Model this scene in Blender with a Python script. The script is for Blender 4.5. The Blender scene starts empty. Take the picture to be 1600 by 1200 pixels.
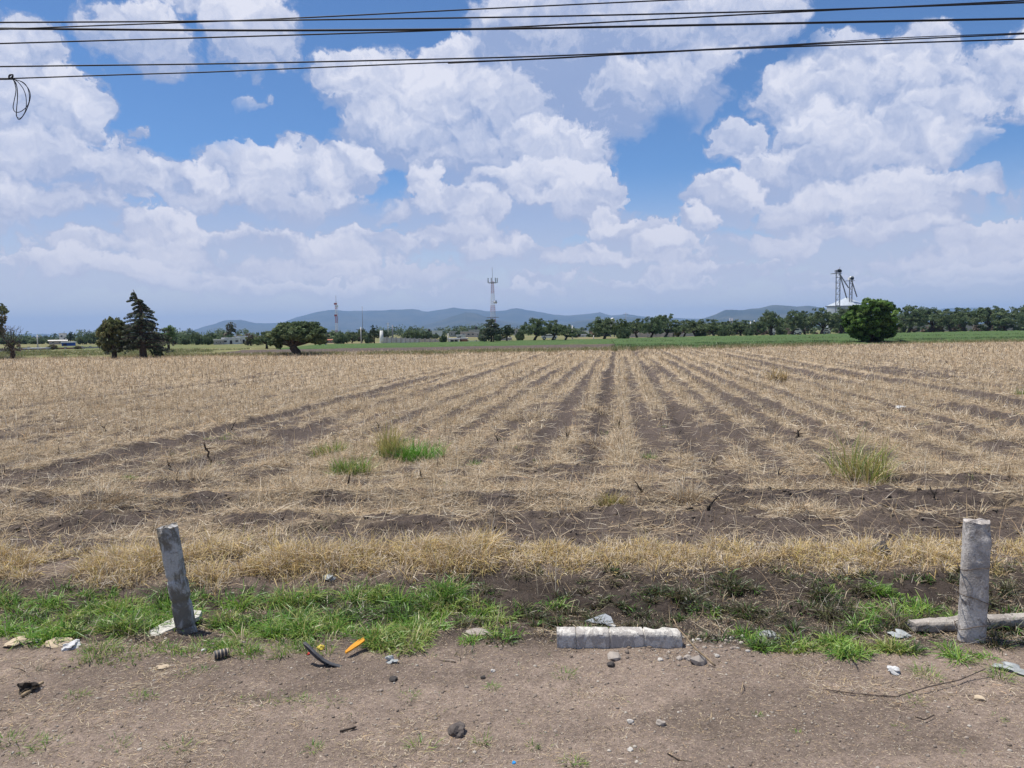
import bpy, bmesh, math, random
import numpy as np
from mathutils import Vector, Matrix, Euler

# ------------------------------------------------------------------ camera, sky, sun, exposure
scn = bpy.context.scene
COL = scn.collection
FPX = 1202.0            # focal length in pixels of the 1600 px wide photograph
CAM_H = 1.9
cd = bpy.data.cameras.new('camera')
cam = bpy.data.objects.new('camera', cd); COL.objects.link(cam)
cd.sensor_width = 36.0; cd.lens = 36.0 * FPX / 1600.0
cd.clip_start = 0.05; cd.clip_end = 60000.0
CM = Matrix.Rotation(math.radians(90 - 3.9), 4, 'X') @ Matrix.Rotation(math.radians(-0.8), 4, 'Z')
CM = Matrix.Translation((0, 0, CAM_H)) @ CM
cam.matrix_world = CM
scn.camera = cam
scn.view_settings.view_transform = 'Standard'
scn.view_settings.look = 'None'
scn.view_settings.exposure = 0.25
scn.view_settings.gamma = 1.0

def ray(px, py):
    d = CM.to_3x3() @ Vector(((px - 800) / FPX, -(py - 600) / FPX, -1.0))
    return d
def ground_at(px, py, z=0.0):
    d = ray(px, py); t = (z - CAM_H) / d.z
    return Vector((d.x * t, d.y * t, z))
def at(px, py, Y):
    d = ray(px, py); t = Y / d.y
    return Vector((d.x * t, Y, CAM_H + d.z * t))

SUN_EL = math.radians(70); SUN_AZ = math.radians(-72)      # azimuth from +Y towards +X
sdir = Vector((math.sin(SUN_AZ) * math.cos(SUN_EL), math.cos(SUN_AZ) * math.cos(SUN_EL), math.sin(SUN_EL)))
sl = bpy.data.lights.new('sun', 'SUN'); sl.energy = 4.9; sl.angle = math.radians(0.5); sl.color = (1.0, 0.95, 0.86)
so = bpy.data.objects.new('sun', sl); COL.objects.link(so)
so.rotation_euler = sdir.to_track_quat('Z', 'Y').to_euler(); so.location = (0, 0, 40)

# --- node helpers
class NT:
    def __init__(s, tree): s.t = tree; s.n = tree.nodes; s.l = tree.links
    def node(s, typ, **kw):
        n = s.n.new(typ)
        for k, v in kw.items(): setattr(n, k, v)
        return n
    def put(s, sock, v):
        if v is None: return
        if isinstance(v, bpy.types.NodeSocket): s.l.new(v, sock)
        else:
            if isinstance(v, (tuple, list)) and len(v) == 3 and sock.type == 'RGBA': v = (*v, 1.0)
            sock.default_value = v
    def math(s, op, a, b=None, c=None, clamp=False):
        n = s.node('ShaderNodeMath', operation=op, use_clamp=clamp)
        s.put(n.inputs[0], a); s.put(n.inputs[1], b); s.put(n.inputs[2], c)
        return n.outputs[0]
    def vmath(s, op, a, b=None, c=None, out=0):
        n = s.node('ShaderNodeVectorMath', operation=op)
        s.put(n.inputs[0], a); s.put(n.inputs[1], b); s.put(n.inputs[2], c)
        return n.outputs[out]
    def noise(s, vec, scale, detail=4, rough=0.5, dist=0.0, color=False, lac=2.0):
        n = s.node('ShaderNodeTexNoise'); n.noise_dimensions = '3D'
        s.put(n.inputs['Vector'], vec); n.inputs['Scale'].default_value = scale
        n.inputs['Detail'].default_value = detail; n.inputs['Roughness'].default_value = rough
        n.inputs['Distortion'].default_value = dist; n.inputs['Lacunarity'].default_value = lac
        return n.outputs['Color' if color else 'Fac']
    def voro(s, vec, scale, detail=0, rough=0.5, feature='F1', out='Distance'):
        n = s.node('ShaderNodeTexVoronoi', feature=feature)
        s.put(n.inputs['Vector'], vec); n.inputs['Scale'].default_value = scale
        if 'Detail' in n.inputs: n.inputs['Detail'].default_value = detail; n.inputs['Roughness'].default_value = rough
        return n.outputs[out]
    def ramp(s, fac, lo, hi, a=0.0, b=1.0, smooth=True):
        n = s.node('ShaderNodeMapRange'); n.interpolation_type = 'SMOOTHSTEP' if smooth else 'LINEAR'
        s.put(n.inputs['Value'], fac); s.put(n.inputs['From Min'], lo); s.put(n.inputs['From Max'], hi)
        s.put(n.inputs['To Min'], a); s.put(n.inputs['To Max'], b)
        return n.outputs['Result']
    def mix(s, fac, a, b, blend='MIX'):
        n = s.node('ShaderNodeMix'); n.data_type = 'RGBA'; n.blend_type = blend
        s.put(n.inputs['Factor'], fac); s.put(n.inputs['A'], a) if False else None
        s.put(n.inputs[0], fac); s.put(n.inputs[6], a); s.put(n.inputs[7], b)
        return n.outputs[2]

# --- world: physical sky with cumulus clouds given by direction
world = bpy.data.worlds.new("World"); scn.world = world; world.use_nodes = True
W = NT(world.node_tree); W.n.clear()
SKY_STR = 0.10
sky = W.node('ShaderNodeTexSky'); sky.sky_type = 'NISHITA'; sky.sun_disc = False
sky.sun_elevation = SUN_EL; sky.sun_rotation = SUN_AZ % (2 * math.pi)
sky.altitude = 1800; sky.air_density = 1.0; sky.dust_density = 0.6; sky.ozone_density = 2.0
tc = W.node('ShaderNodeTexCoord')
sep = W.node('ShaderNodeSeparateXYZ'); W.l.new(tc.outputs['Generated'], sep.inputs[0])
az = W.math('ARCTAN2', sep.outputs[0], sep.outputs[1])
el = W.math('ARCSINE', sep.outputs[2])
cmb = W.node('ShaderNodeCombineXYZ')
W.put(cmb.inputs[0], W.math('MULTIPLY', az, FPX)); W.put(cmb.inputs[1], W.math('MULTIPLY', el, FPX))
P0 = cmb.outputs[0]
# domain warps
w1 = W.noise(P0, 1 / 90.0, 3, 0.55, color=True)
w2 = W.noise(P0, 1 / 24.0, 5, 0.62, color=True)
P1 = W.vmath('MULTIPLY_ADD', W.vmath('SUBTRACT', w1, (0.5, 0.5, 0.5)), (95, 75, 0), P0)
P2 = W.vmath('MULTIPLY_ADD', W.vmath('SUBTRACT', w2, (0.5, 0.5, 0.5)), (44, 38, 0), P1)
# (x, y, rx, ry, amp, tone) in photograph pixels; tone <0 greyer, >0 whiter
CL = [
 (30,90,75,60,1,.1),(20,190,140,85,1,-.3),(118,165,55,60,1,.6),(60,270,190,70,.9,-.3),(190,262,62,52,.9,.3),(90,345,220,60,.6,-.5),
 (222,58,92,52,.95,.4),(392,50,88,58,.9,.5),(330,0,170,30,.8,0),(250,2,80,30,.6,.2),
 (290,285,62,52,1,.5),(375,262,88,52,1.1,.7),(455,280,100,60,1,.2),(545,265,62,48,1,.5),(380,330,150,45,.8,-.7),(450,222,38,20,.6,.3),(520,335,130,45,.8,-.5),
 (262,358,62,36,.9,.5),(410,398,190,40,.9,.2),(565,388,120,34,.8,.3),(170,405,190,40,.6,0),(480,430,300,40,.5,0),
 (905,120,190,120,1.2,-1.3),(820,60,110,90,1,.3),(1110,40,150,62,1.05,.1),(950,15,200,50,1,.2),(1020,150,140,70,1,-.4),(1130,100,60,40,.6,.1),
 (545,115,88,46,.9,.5),(620,150,130,80,1,.3),(705,105,90,55,1,.5),(725,185,150,80,1.1,-.1),(600,212,100,60,.9,-.2),(740,240,150,55,.9,-.6),(870,235,118,52,1,.5),(690,250,60,40,.5,-.3),
 (668,290,44,44,.9,.7),(700,335,95,52,1,0),(775,285,70,40,.8,.2),(850,278,90,42,1,.6),(915,300,62,52,1,.5),(850,335,150,42,1,-.6),(945,342,36,22,.9,.5),(985,372,78,34,1,.6),(1045,388,56,32,.9,.5),
 (800,402,120,34,.8,.1),(910,402,80,26,.7,.4),(730,380,120,40,.7,-.3),(1000,420,200,34,.6,0),
 (1300,105,100,52,1,.2),(1430,88,75,44,.95,.4),(1225,150,62,56,1,.6),(1155,222,56,34,1,.7),(1370,175,140,72,1.1,-.2),(1290,235,110,66,1,.2),(1205,275,80,48,1,.5),(1130,318,62,46,1,.7),(1088,352,44,30,.8,.5),(1440,200,95,55,1,0),(1340,275,150,50,1,-.8),
 (1575,115,78,60,.95,.3),(1640,90,80,70,.9,.1),(1500,225,62,40,.7,.2),(1590,175,60,30,.4,0),
 (1320,330,130,48,.95,-.1),(1430,305,98,46,.95,.3),(1532,285,40,32,.8,.3),(1565,362,82,28,.85,.6),(1245,332,62,38,.8,.1),(1370,382,210,44,.8,-.2),(1180,392,120,34,.6,.2),(1500,410,200,40,.5,0),(1590,310,50,20,.4,.1),(1470,262,40,26,.5,.2),
 (90,430,200,30,.9,.5),(480,452,200,18,.8,.5),(760,456,160,16,.8,.5),(1000,452,150,18,.8,.5),(1420,452,200,18,.8,.4),(330,440,120,20,.6,.4),(650,432,130,22,.7,.4),(850,440,90,18,.6,.4),(1120,432,140,24,.7,.4),(1300,440,130,20,.6,.2),(1530,425,120,24,.7,.5),
 (396,150,34,24,.75,.3),(212,202,20,16,.6,.1),(975,310,9,11,.6,.2),
 (-120,200,150,200,1,-.2),(-260,330,200,90,1,0),(1750,250,120,60,.9,.1),(1800,390,180,50,.8,.2),(-150,60,60,40,1,.3),(1760,60,90,50,.9,.2),(500,-120,200,50,1,.2),(1000,-120,260,90,1,-.4),
 (1040,215,58,78,-.9,0),(1010,290,45,40,-.7,0),(640,25,120,34,-.8,0),(350,175,100,50,-.8,0),(1235,75,62,34,-.7,0),(1560,235,50,40,-.5,0),(590,318,30,22,-.4,0),
]
fine = W.noise(P1, 1 / 26.0, 7, 0.62)
fine2 = W.noise(P0, 1 / 140.0, 4, 0.55)
mid = W.noise(P0, 1 / 75.0, 3, 0.5)
nz = W.math('ADD', W.math('MULTIPLY', W.math('SUBTRACT', fine, 0.5), 2.6), W.math('MULTIPLY', W.math('SUBTRACT', mid, 0.5), 1.8))
A = None; T = None; NEG = None; B = None
EDGE = 2.9
for (x, y, rx, ry, amp, tone) in sorted(CL, key=lambda c: c[1] + 0.35 * c[3]):
    d = ray(x, y).normalized()
    ca = math.atan2(d.x, d.y) * FPX; ce = math.asin(d.z) * FPX
    q = W.vmath('MULTIPLY_ADD', P2, (1 / rx, 1 / ry, 0), (-ca / rx, -ce / ry, 0))
    r2 = W.vmath('DOT_PRODUCT', q, q, out=1)
    if amp < 0:
        w = W.math('MULTIPLY_ADD', r2, amp, -amp, clamp=True)
        NEG = w if NEG is None else W.math('ADD', NEG, w)
        continue
    w = W.math('MULTIPLY_ADD', r2, -EDGE, EDGE * amp * (0.88 if y < 300 else 1.12))
    w = W.math('ADD', w, nz, clamp=True)
    tq = W.math('ADD', W.vmath('DOT_PRODUCT', q, (0.22, 0.95, 0), out=1), tone * 0.8)
    if A is None: A = w; T = tq
    else:
        A = W.math('MAXIMUM', A, w)
        T = W.math('MULTIPLY_ADD', W.math('SUBTRACT', tq, T), W.math('MULTIPLY', w, 0.86), T)
# loose clouds elsewhere in the sky (beside, behind and above)
away = W.math('MAXIMUM', W.ramp(W.math('ABSOLUTE', az), 0.72, 0.95), W.ramp(el, 0.5, 0.65))
loose = W.math('MULTIPLY', W.ramp(W.noise(tc.outputs['Generated'], 3.0, 5, 0.5), 0.48, 0.62), away)
A = W.math('MAXIMUM', A, loose)
A = W.math('SUBTRACT', A, W.math('MULTIPLY', NEG, 1.2), clamp=True)
alpha = W.math('MULTIPLY', W.ramp(A, 0.05, 1.0), W.ramp(T, -1.5, -0.25, W.ramp(el, 0.10, 0.27, 0.5, 0.93), 1.0))
# billow relief
upP = W.vmath('ADD', P2, (3.0, 9.0, 0))
b0 = W.noise(P2, 1 / 48.0, 6, 0.55); b1 = W.noise(upP, 1 / 48.0, 6, 0.55)
relief = W.math('MULTIPLY', W.math('SUBTRACT', b0, b1), 2.6)
lit = W.math('MULTIPLY_ADD', T, 0.78, 0.50)
lit = W.math('ADD', lit, relief)
lit = W.math('MULTIPLY_ADD', W.math('SUBTRACT', fine2, 0.5), 0.5, lit)
lit = W.ramp(lit, -0.1, 1.1, smooth=False)
k = 0.84 / SKY_STR
cgrey = tuple(c * k for c in (0.33, 0.42, 0.66)); cwhite = tuple(c * k for c in (0.84, 0.85, 0.95))
ccol = W.mix(lit, cgrey, cwhite)
# clouds sink into the bright air near the horizon
low = W.ramp(el, 0.015, 0.20)
alpha2 = W.math('MULTIPLY', alpha, W.ramp(el, 0.005, 0.075, 0.2, 0.95))
skyc = W.mix(1.0, sky.outputs[0], (0.60, 0.84, 1.07), 'MULTIPLY')
hazec = tuple(c * k for c in (0.74, 0.72, 0.76))
skyc = W.mix(W.ramp(el, 0.0, 0.21, 0.97, 0.0), skyc, hazec)
chz = W.mix(W.ramp(el, 0.0, 0.24, 0.72, 0.0, False), ccol, tuple(c * k for c in (0.80, 0.76, 0.82)))
fin = W.mix(alpha2, skyc, chz)
bg = W.node('ShaderNodeBackground'); W.put(bg.inputs[0], fin); bg.inputs[1].default_value = SKY_STR
wo = W.node('ShaderNodeOutputWorld'); W.l.new(bg.outputs[0], wo.inputs[0])

# ------------------------------------------------------------------ helpers: tagging, meshes, numpy noise
def tag(o, label=None, cat=None, group=None, kind=None):
    if label: o['label'] = label
    if cat: o['category'] = cat
    if group: o['group'] = group
    if kind: o['kind'] = kind
    return o
def empty(name, loc, label, cat, group=None, rz=0.0):
    o = bpy.data.objects.new(name, None); COL.objects.link(o)
    o.location = loc; o.rotation_euler = (0, 0, rz); o.empty_display_size = 0.3
    return tag(o, label, cat, group)
def link(name, me, mat=None, parent=None):
    o = bpy.data.objects.new(name, me); COL.objects.link(o)
    if mat and not me.materials: me.materials.append(mat)
    if parent: o.parent = parent
    return o
def np_mesh(name, V, F, mat=None, colr=None, smooth=False):
    """V (N,3) float, F (M,k) int faces of one size; colr (N,3) stored as the attribute 'tint'"""
    me = bpy.data.meshes.new(name)
    V = np.ascontiguousarray(V, dtype=np.float32); F = np.ascontiguousarray(F, dtype=np.int32)
    me.vertices.add(len(V)); me.vertices.foreach_set('co', V.ravel())
    k_ = F.shape[1]
    me.loops.add(F.size); me.loops.foreach_set('vertex_index', F.ravel())
    me.polygons.add(len(F)); me.polygons.foreach_set('loop_start', np.arange(len(F), dtype=np.int32) * k_)
    me.polygons.foreach_set('loop_total', np.full(len(F), k_, dtype=np.int32))
    if smooth: me.polygons.foreach_set('use_smooth', np.ones(len(F), dtype=bool))
    if colr is not None:
        a = me.color_attributes.new('tint', 'FLOAT_COLOR', 'POINT')
        c4 = np.ones((len(V), 4), dtype=np.float32); c4[:, :3] = colr
        a.data.foreach_set('color', c4.ravel())
    me.update(calc_edges=True); me.validate(verbose=False) if len(V) < 20000 else None
    if mat: me.materials.append(mat)
    return me
class MB:
    """collects boxes, tubes, lathes into one mesh"""
    def __init__(s): s.v = []; s.f = []
    def add(s, vs, fs):
        b = len(s.v); s.v += [Vector(v) for v in vs]; s.f += [tuple(i + b for i in f) for f in fs]
    def box(s, c, d, rz=0.0, rot=None):
        R = rot if rot is not None else Matrix.Rotation(rz, 3, 'Z')
        x, y, z = d[0] / 2, d[1] / 2, d[2] / 2
        vs = [Vector(c) + R @ Vector((i * x, j * y, k_ * z)) for k_ in (-1, 1) for (i, j) in ((-1, -1), (1, -1), (1, 1), (-1, 1))]
        s.add(vs, [(3, 2, 1, 0), (4, 5, 6, 7), (0, 1, 5, 4), (1, 2, 6, 5), (2, 3, 7, 6), (3, 0, 4, 7)])
    def tube(s, pts, rad, n=6, cap=True):
        pts = [Vector(p) for p in pts]
        if not isinstance(rad, (list, tuple)): rad = [rad] * len(pts)
        vs = []; up = None
        for i, p in enumerate(pts):
            t = (pts[min(i + 1, len(pts) - 1)] - pts[max(i - 1, 0)]).normalized()
            a = t.cross(Vector((0, 0, 1)) if abs(t.z) < 0.9 else Vector((1, 0, 0))).normalized() if up is None else (up - t * up.dot(t)).normalized()
            up = a; b = t.cross(a)
            for j in range(n):
                an = 2 * math.pi * j / n
                vs.append(p + (a * math.cos(an) + b * math.sin(an)) * rad[i])
        fs = [(i * n + j, i * n + (j + 1) % n, (i + 1) * n + (j + 1) % n, (i + 1) * n + j) for i in range(len(pts) - 1) for j in range(n)]
        if cap: fs += [tuple(range(n - 1, -1, -1)), tuple((len(pts) - 1) * n + j for j in range(n))]
        s.add(vs, fs)
    def build(s, name, mat, parent=None, smooth=False, loc=None):
        me = bpy.data.meshes.new(name); me.from_pydata([tuple(v) for v in s.v], [], s.f)
        if smooth:
            for p in me.polygons: p.use_smooth = True
        me.materials.append(mat); me.update()
        o = link(name, me, None, parent)
        if loc is not None: o.location = loc
        return o
RNG = np.random.default_rng(11)
_TAB = np.random.default_rng(5).random((512, 512)).astype(np.float32)
def vnoise(x, y, s=1.0, ox=0.0):
    x = np.asarray(x) / s + 137.3 + ox; y = np.asarray(y) / s + 71.7 + ox * 1.7
    xi = np.floor(x).astype(np.int64); yi = np.floor(y).astype(np.int64)
    fx = x - xi; fy = y - yi; fx = fx * fx * (3 - 2 * fx); fy = fy * fy * (3 - 2 * fy)
    g = lambda a, b: _TAB[a & 511, b & 511]
    return (g(xi, yi) * (1 - fx) + g(xi + 1, yi) * fx) * (1 - fy) + (g(xi, yi + 1) * (1 - fx) + g(xi + 1, yi + 1) * fx) * fy
def fbm(x, y, s=1.0, o=4, r=0.5, ox=0.0):
    t = 0; a = 1; n = 0
    for i in range(o):
        t = t + a * vnoise(x, y, s, ox + i * 13.1); n += a; a *= r; s *= 0.5
    return t / n
def sst(x, a, b):
    t = np.clip((x - a) / (b - a), 0, 1); return t * t * (3 - 2 * t)

# ------------------------------------------------------------------ materials
def mat_new(name):
    m = bpy.data.materials.new(name); m.use_nodes = True
    t = NT(m.node_tree); t.n.clear()
    return m, t
def surf(t, colr, rough=0.85, spec=0.25, metal=0.0, bump=None, transl=0.0):
    b = t.node('ShaderNodeBsdfPrincipled')
    t.put(b.inputs['Base Color'], colr); t.put(b.inputs['Roughness'], rough)
    b.inputs['Specular IOR Level'].default_value = spec; b.inputs['Metallic'].default_value = metal
    if bump is not None: t.l.new(bump, b.inputs['Normal'])
    out = b.outputs[0]
    if transl > 0:
        tr = t.node('ShaderNodeBsdfTranslucent'); t.put(tr.inputs[0], colr)
        mx = t.node('ShaderNodeMixShader'); mx.inputs[0].default_value = transl
        t.l.new(out, mx.inputs[1]); t.l.new(tr.outputs[0], mx.inputs[2]); out = mx.outputs[0]
    o = t.node('ShaderNodeOutputMaterial'); t.l.new(out, o.inputs[0])
def bump(t, h, strength=0.5, dist=0.02):
    n = t.node('ShaderNodeBump'); n.inputs['Strength'].default_value = strength; n.inputs['Distance'].default_value = dist
    t.l.new(h, n.inputs['Height']); return n.outputs[0]
def plain(name, c1, c2=None, scale=3.0, rough=0.85, metal=0.0, spec=0.25, bs=0.0, detail=5):
    m, t = mat_new(name)
    tc_ = t.node('ShaderNodeTexCoord').outputs['Object']
    n = t.noise(tc_, scale, detail, 0.6)
    c = t.mix(t.ramp(n, 0.35, 0.65), c1, c2 if c2 else tuple(v * 0.75 for v in c1))
    surf(t, c, rough, spec, metal, bump(t, n, bs, 0.02) if bs else None)
    return m
def tinted(name, rough=0.75, transl=0.0, spec=0.2, var=0.0):
    m, t = mat_new(name)
    a = t.node('ShaderNodeAttribute'); a.attribute_name = 'tint'
    surf(t, a.outputs['Color'], rough, spec, 0, None, transl)
    return m
M = {}
M['grass'] = tinted('grass_blades', 0.42, 0.3, 0.4)
M['straw'] = tinted('straw', 0.8, 0.12)
M['leaf'] = tinted('leaves', 0.6, 0.38, 0.15)
M['bark'] = plain('bark', (0.09, 0.07, 0.055), (0.045, 0.035, 0.03), 6, 0.95)
M['pale_bark'] = plain('pale_bark', (0.30, 0.26, 0.22), (0.15, 0.12, 0.10), 6, 0.95)

# soil: colour from the masks held on the mesh, grain from fine procedural noise
m, t = mat_new('soil'); M['soil'] = m
a = t.node('ShaderNodeAttribute'); a.attribute_name = 'tint'
pos = t.node('ShaderNodeNewGeometry').outputs['Position']
g1 = t.noise(pos, 38.0, 6, 0.7); g2 = t.noise(pos, 7.0, 5, 0.6); g3 = t.noise(pos, 160.0, 3, 0.7)
v1 = t.ramp(g1, 0.25, 0.75, 0.55, 1.45, False); v2 = t.ramp(g2, 0.3, 0.7, 0.84, 1.16, False); v3 = t.ramp(g3, 0.3, 0.7, 0.66, 1.34, False)
v = t.math('MULTIPLY', t.math('MULTIPLY', v1, v2), v3)
cc = t.vmath('SCALE', a.outputs['Color']); cc.node.inputs['Scale'].default_value = 1.0; t.l.new(v, cc.node.inputs['Scale'])
# tiny pale grit
gr = t.voro(pos, 55.0); grm = t.ramp(gr, 0.05, 0.14, 0.55, 0.0)
cell = t.voro(pos, 55.0, out='Color')
sepc = t.node('ShaderNodeSeparateColor'); t.l.new(cell, sepc.inputs[0])
grm = t.math('MULTIPLY', grm, t.ramp(sepc.outputs[0], 0.75, 0.85))
cc2 = t.mix(grm, cc, (0.36, 0.33, 0.30))
hh = t.math('ADD', t.math('MULTIPLY', g1, 1.0), t.math('MULTIPLY', g3, 0.3))
surf(t, cc2, 0.95, 0.12, 0, bump(t, hh, 0.8, 0.035))

# ------------------------------------------------------------------ the lie of the land
ROWA = math.atan((968 - 800) / FPX)             # heading of the crop rows
ED0 = ground_at(100, 560); ED1 = ground_at(1560, 532.5)   # far edge of the stubble field
def edge_y(x): return ED0.y + (ED1.y - ED0.y) * (x - ED0.x) / (ED1.x - ED0.x)
def row_u(x, y): return x * math.cos(ROWA) - y * math.sin(ROWA)     # metres across the rows
def headland(x, y): return 1 - sst(y + 1.6 * (fbm(x, y, 2.5, 2) - .5), 9.0, 12.0)
def rows(x, y):
    u = row_u(x, y) + 0.16 * (fbm(x, y * .5, 2.2, 4, ox=3) - .5)
    return 0.5 + 0.5 * np.cos(2 * np.pi * u / 0.84)
def terrain(x, y, fine=True):
    x = np.asarray(x, dtype=np.float64); y = np.asarray(y, dtype=np.float64)
    yw = y + 0.30 * (fbm(x, y, 1.3, 3, ox=9) - .5)
    z = 0.03 * (fbm(x, y, 2.2, 3) - .5) + 0.03 * (fbm(x, y * 2.2, .5, 4, ox=2) - .5)
    z = z - 0.075 * np.exp(-((yw + .045 * x - 5.15) / 0.44) ** 2)
    z = z + 0.035 * np.exp(-((yw - 6.35) / 0.40) ** 2)
    infield = sst(yw, 6.6, 7.4)
    hl = headland(x, y)
    z = z + infield * (hl * (0.075 * (0.5 + 0.5 * np.cos(2 * np.pi * (yw + .05 * x) / 0.95)) + 0.19 * (fbm(x, y * 1.6, .42, 5, .62, ox=5) - .5))
                       + (1 - hl) * (0.060 * rows(x, y) * (.5 + fbm(x, y, 1.2, 2, ox=8)) + 0.12 * (fbm(x, y, .42, 4, .6, ox=4) - .5)))
    if fine: z = z + (0.018 + 0.030 * infield + 0.03 * sst(yw, 4.6, 5.2) + .045 * sst(yw, 4.5, 4.8) * (1 - sst(yw, 5.8, 6.2))) * (fbm(x, y, .10, 4, .6, ox=6) - .5)
    # two wheel tracks pressed in by the tractor
    for (t0, w_) in TRACKS:
        z = z - 0.10 * (1 - hl) * np.exp(-((row_u(x, y) - t0) / w_) ** 2)
    return z
TRACKS = [(-5.9, .28), (-7.7, .28), (7.6, .35), (9.3, .3), (-14.6, .3), (-16.2, .3), (17.0, .35), (1.4, .25), (-0.3, .2), (3.6, .22)]
def straw_cover(x, y):
    """0 bare soil .. 1 covered in straw"""
    u = row_u(x, y)
    n = fbm(x, y, 3.2, 4, ox=21); n2 = fbm(x, y * 2.0, .8, 4, ox=22); n3 = fbm(u, y * .05, .5, 3, ox=23)
    hl = headland(x, y)
    strip = rows(x, y)
    wide = 0.5 + 0.5 * np.cos(2 * np.pi * (u + .3) / 2.52)
    s = 0.63 + 0.7 * (n - .5) + 2.1 * (n2 - .5) * (.55 + .45 * hl) + (1 - hl) * (0.74 * (sst(strip, .1, .8) - .5) + .22 * (wide - .5) + 1.2 * (n3 - .5))
    # barer soil right of the middle, thick straw to the left and far off
    s = s - 0.22 * np.exp(-((u - 2.0) / 3.0) ** 2) * (1 - sst(y, 38, 60)) * sst(y, 9, 13)
    s = s - 0.15 * np.exp(-((u - 11.0) / 5.0) ** 2) * (1 - sst(y, 45, 70)) * sst(y, 10, 16)
    s = s + 0.20 * sst(-u, 1, 7) * sst(y, 13, 22) + 0.34 * sst(y, 28, 60)
    for (t0, w_) in TRACKS:
        s = s - 0.55 * (1 - hl) * np.exp(-((u - t0) / (w_ * 1.15)) ** 2) * (0.5 + fbm(x, y, 4.0, 2, ox=25))
    s = s - 0.30 * np.exp(-((y - 7.7 - .02 * x) / .5) ** 2) * (1 if True else 0)
    return np.clip(s, 0, 1) * sst(y, 6.6, 7.3)
SOIL_S = np.array((0.278, 0.216, 0.176)); SOIL_F = np.array((0.094, 0.074, 0.064)); SOIL_W = np.array((0.056, 0.044, 0.037)); STRAW = np.array((0.44, 0.345, 0.235))
def soil_colour(x, y):
    yw = y + 0.5 * (fbm(x, y, 1.1, 4, ox=31) - .5)
    c = SOIL_S[None] * (0.86 + 0.28 * fbm(x, y, .9, 4, ox=32))[:, None]
    dk = sst(fbm(x, y * 2.2, 1.6, 4, ox=35), .50, .64)[:, None]
    c = c * (1 - .28 * dk)
    c = c * (.80 + .40 * fbm(x, y * 4.5, .8, 5, .6, ox=36))[:, None]
    ws_ = yw + .065 * x
    wet = sst(ws_, 4.45, 4.72) * (1 - sst(yw, 5.75, 6.1)) * (.8 + .2 * sst(x, -2.5, 0.5))
    c = c * (1 - wet[:, None]) + SOIL_W[None] * (0.8 + .7 * fbm(x, y, .35, 4, ox=33))[:, None] * wet[:, None]
    inf = sst(yw, 5.7, 6.4)[:, None]
    cf = SOIL_F[None] * (0.78 + 0.5 * fbm(x, y, .7, 4, ox=34))[:, None]
    c = c * (1 - inf) + cf * inf
    return c
# rows of vertices follow the viewing distance, so near clods and far furrows are both modelled
ys = [0.9]
while ys[-1] < 118: ys.append(ys[-1] + max(0.0032 * ys[-1], 0.00042 * ys[-1] ** 2))
ys = np.array(ys); us = np.linspace(-1.25, 1.25, 1200)
def fan(name, y0, y1, kind_label):
    sel = ys[(ys >= y0) & (ys <= y1)]
    X = ((sel + 2.5)[:, None] * us[None, :]); Y = np.repeat(sel[:, None], len(us), 1)
    x = X.ravel(); y = Y.ravel()
    z = terrain(x, y); c = soil_colour(x, y)
    sc_ = straw_cover(x, y)
    s2 = sst(sc_ + 0.5 * (fbm(x, y, .16, 3, ox=41) - .5), .35, .85)[:, None] * (.58 + .37 * sst(y, 14, 45))[:, None]
    c = c * (1 - s2) + STRAW[None] * (.72 + .5 * fbm(x, y, .3, 3, ox=42))[:, None] * s2
    # beyond the edge of the stubble: weedy grass verge
    e = sst(y - edge_y(x) + 1.5 * (fbm(x, y, 2.0, 3, ox=43) - .5), -.5, .8)[:, None]
    vg = np.array((0.17, 0.165, 0.075)) * (.6 + .8 * fbm(x, y, 3.0, 4, ox=44))[:, None]
    c = c * (1 - e) + vg * e
    z = z * (1 - e[:, 0]) + 0.02 * e[:, 0]
    n, m_ = len(sel), len(us)
    i = np.arange((n - 1) * (m_ - 1)); r = i // (m_ - 1); q = i % (m_ - 1); b = r * m_ + q
    F = np.stack([b, b + 1, b + 1 + m_, b + m_], 1)
    o = link(name, np_mesh(name, np.stack([x, y, z], 1), F, M['soil'], c, True))
    return tag(o, kind='structure')
IS = int(np.searchsorted(ys, 4.55)); ID = int(np.searchsorted(ys, 6.0))
fan('dirt_shoulder', 0.0, ys[IS], '')
fan('ditch', ys[IS], ys[ID], '')
fan('field', ys[ID], 200.0, '')

# broad ground to the horizon, dipping under the modelled near ground
m, t = mat_new('far_ground'); M['far_ground'] = m
pos = t.node('ShaderNodeNewGeometry').outputs['Position']
n1 = t.noise(pos, 0.02, 5, 0.6); n2 = t.noise(pos, 0.6, 4, 0.6)
c = t.mix(t.ramp(n1, .4, .6), (0.19, 0.17, 0.085), (0.10, 0.13, 0.045)); c = t.mix(t.ramp(n2, .4, .7, 0, .5), c, (0.25, 0.2, 0.12))
surf(t, c, 0.95, 0.1)
mb = MB()
gy = [-2500, 0.0, 80, 104, 260, 900, 3000, 14000]; gz = [-.28, -.28, -.28, .0, .0, .0, .0, .0]
gx = [-14000, -3000, -400, -90, 0, 90, 400, 3000, 14000]
vs = [(x, y, z) for y, z in zip(gy, gz) for x in gx]
n = len(gx); fs = [(r * n + c_, r * n + c_ + 1, (r + 1) * n + c_ + 1, (r + 1) * n + c_) for r in range(len(gy) - 1) for c_ in range(n - 1)]
mb.add(vs, fs); tag(mb.build('ground', M['far_ground']), kind='structure')

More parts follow.
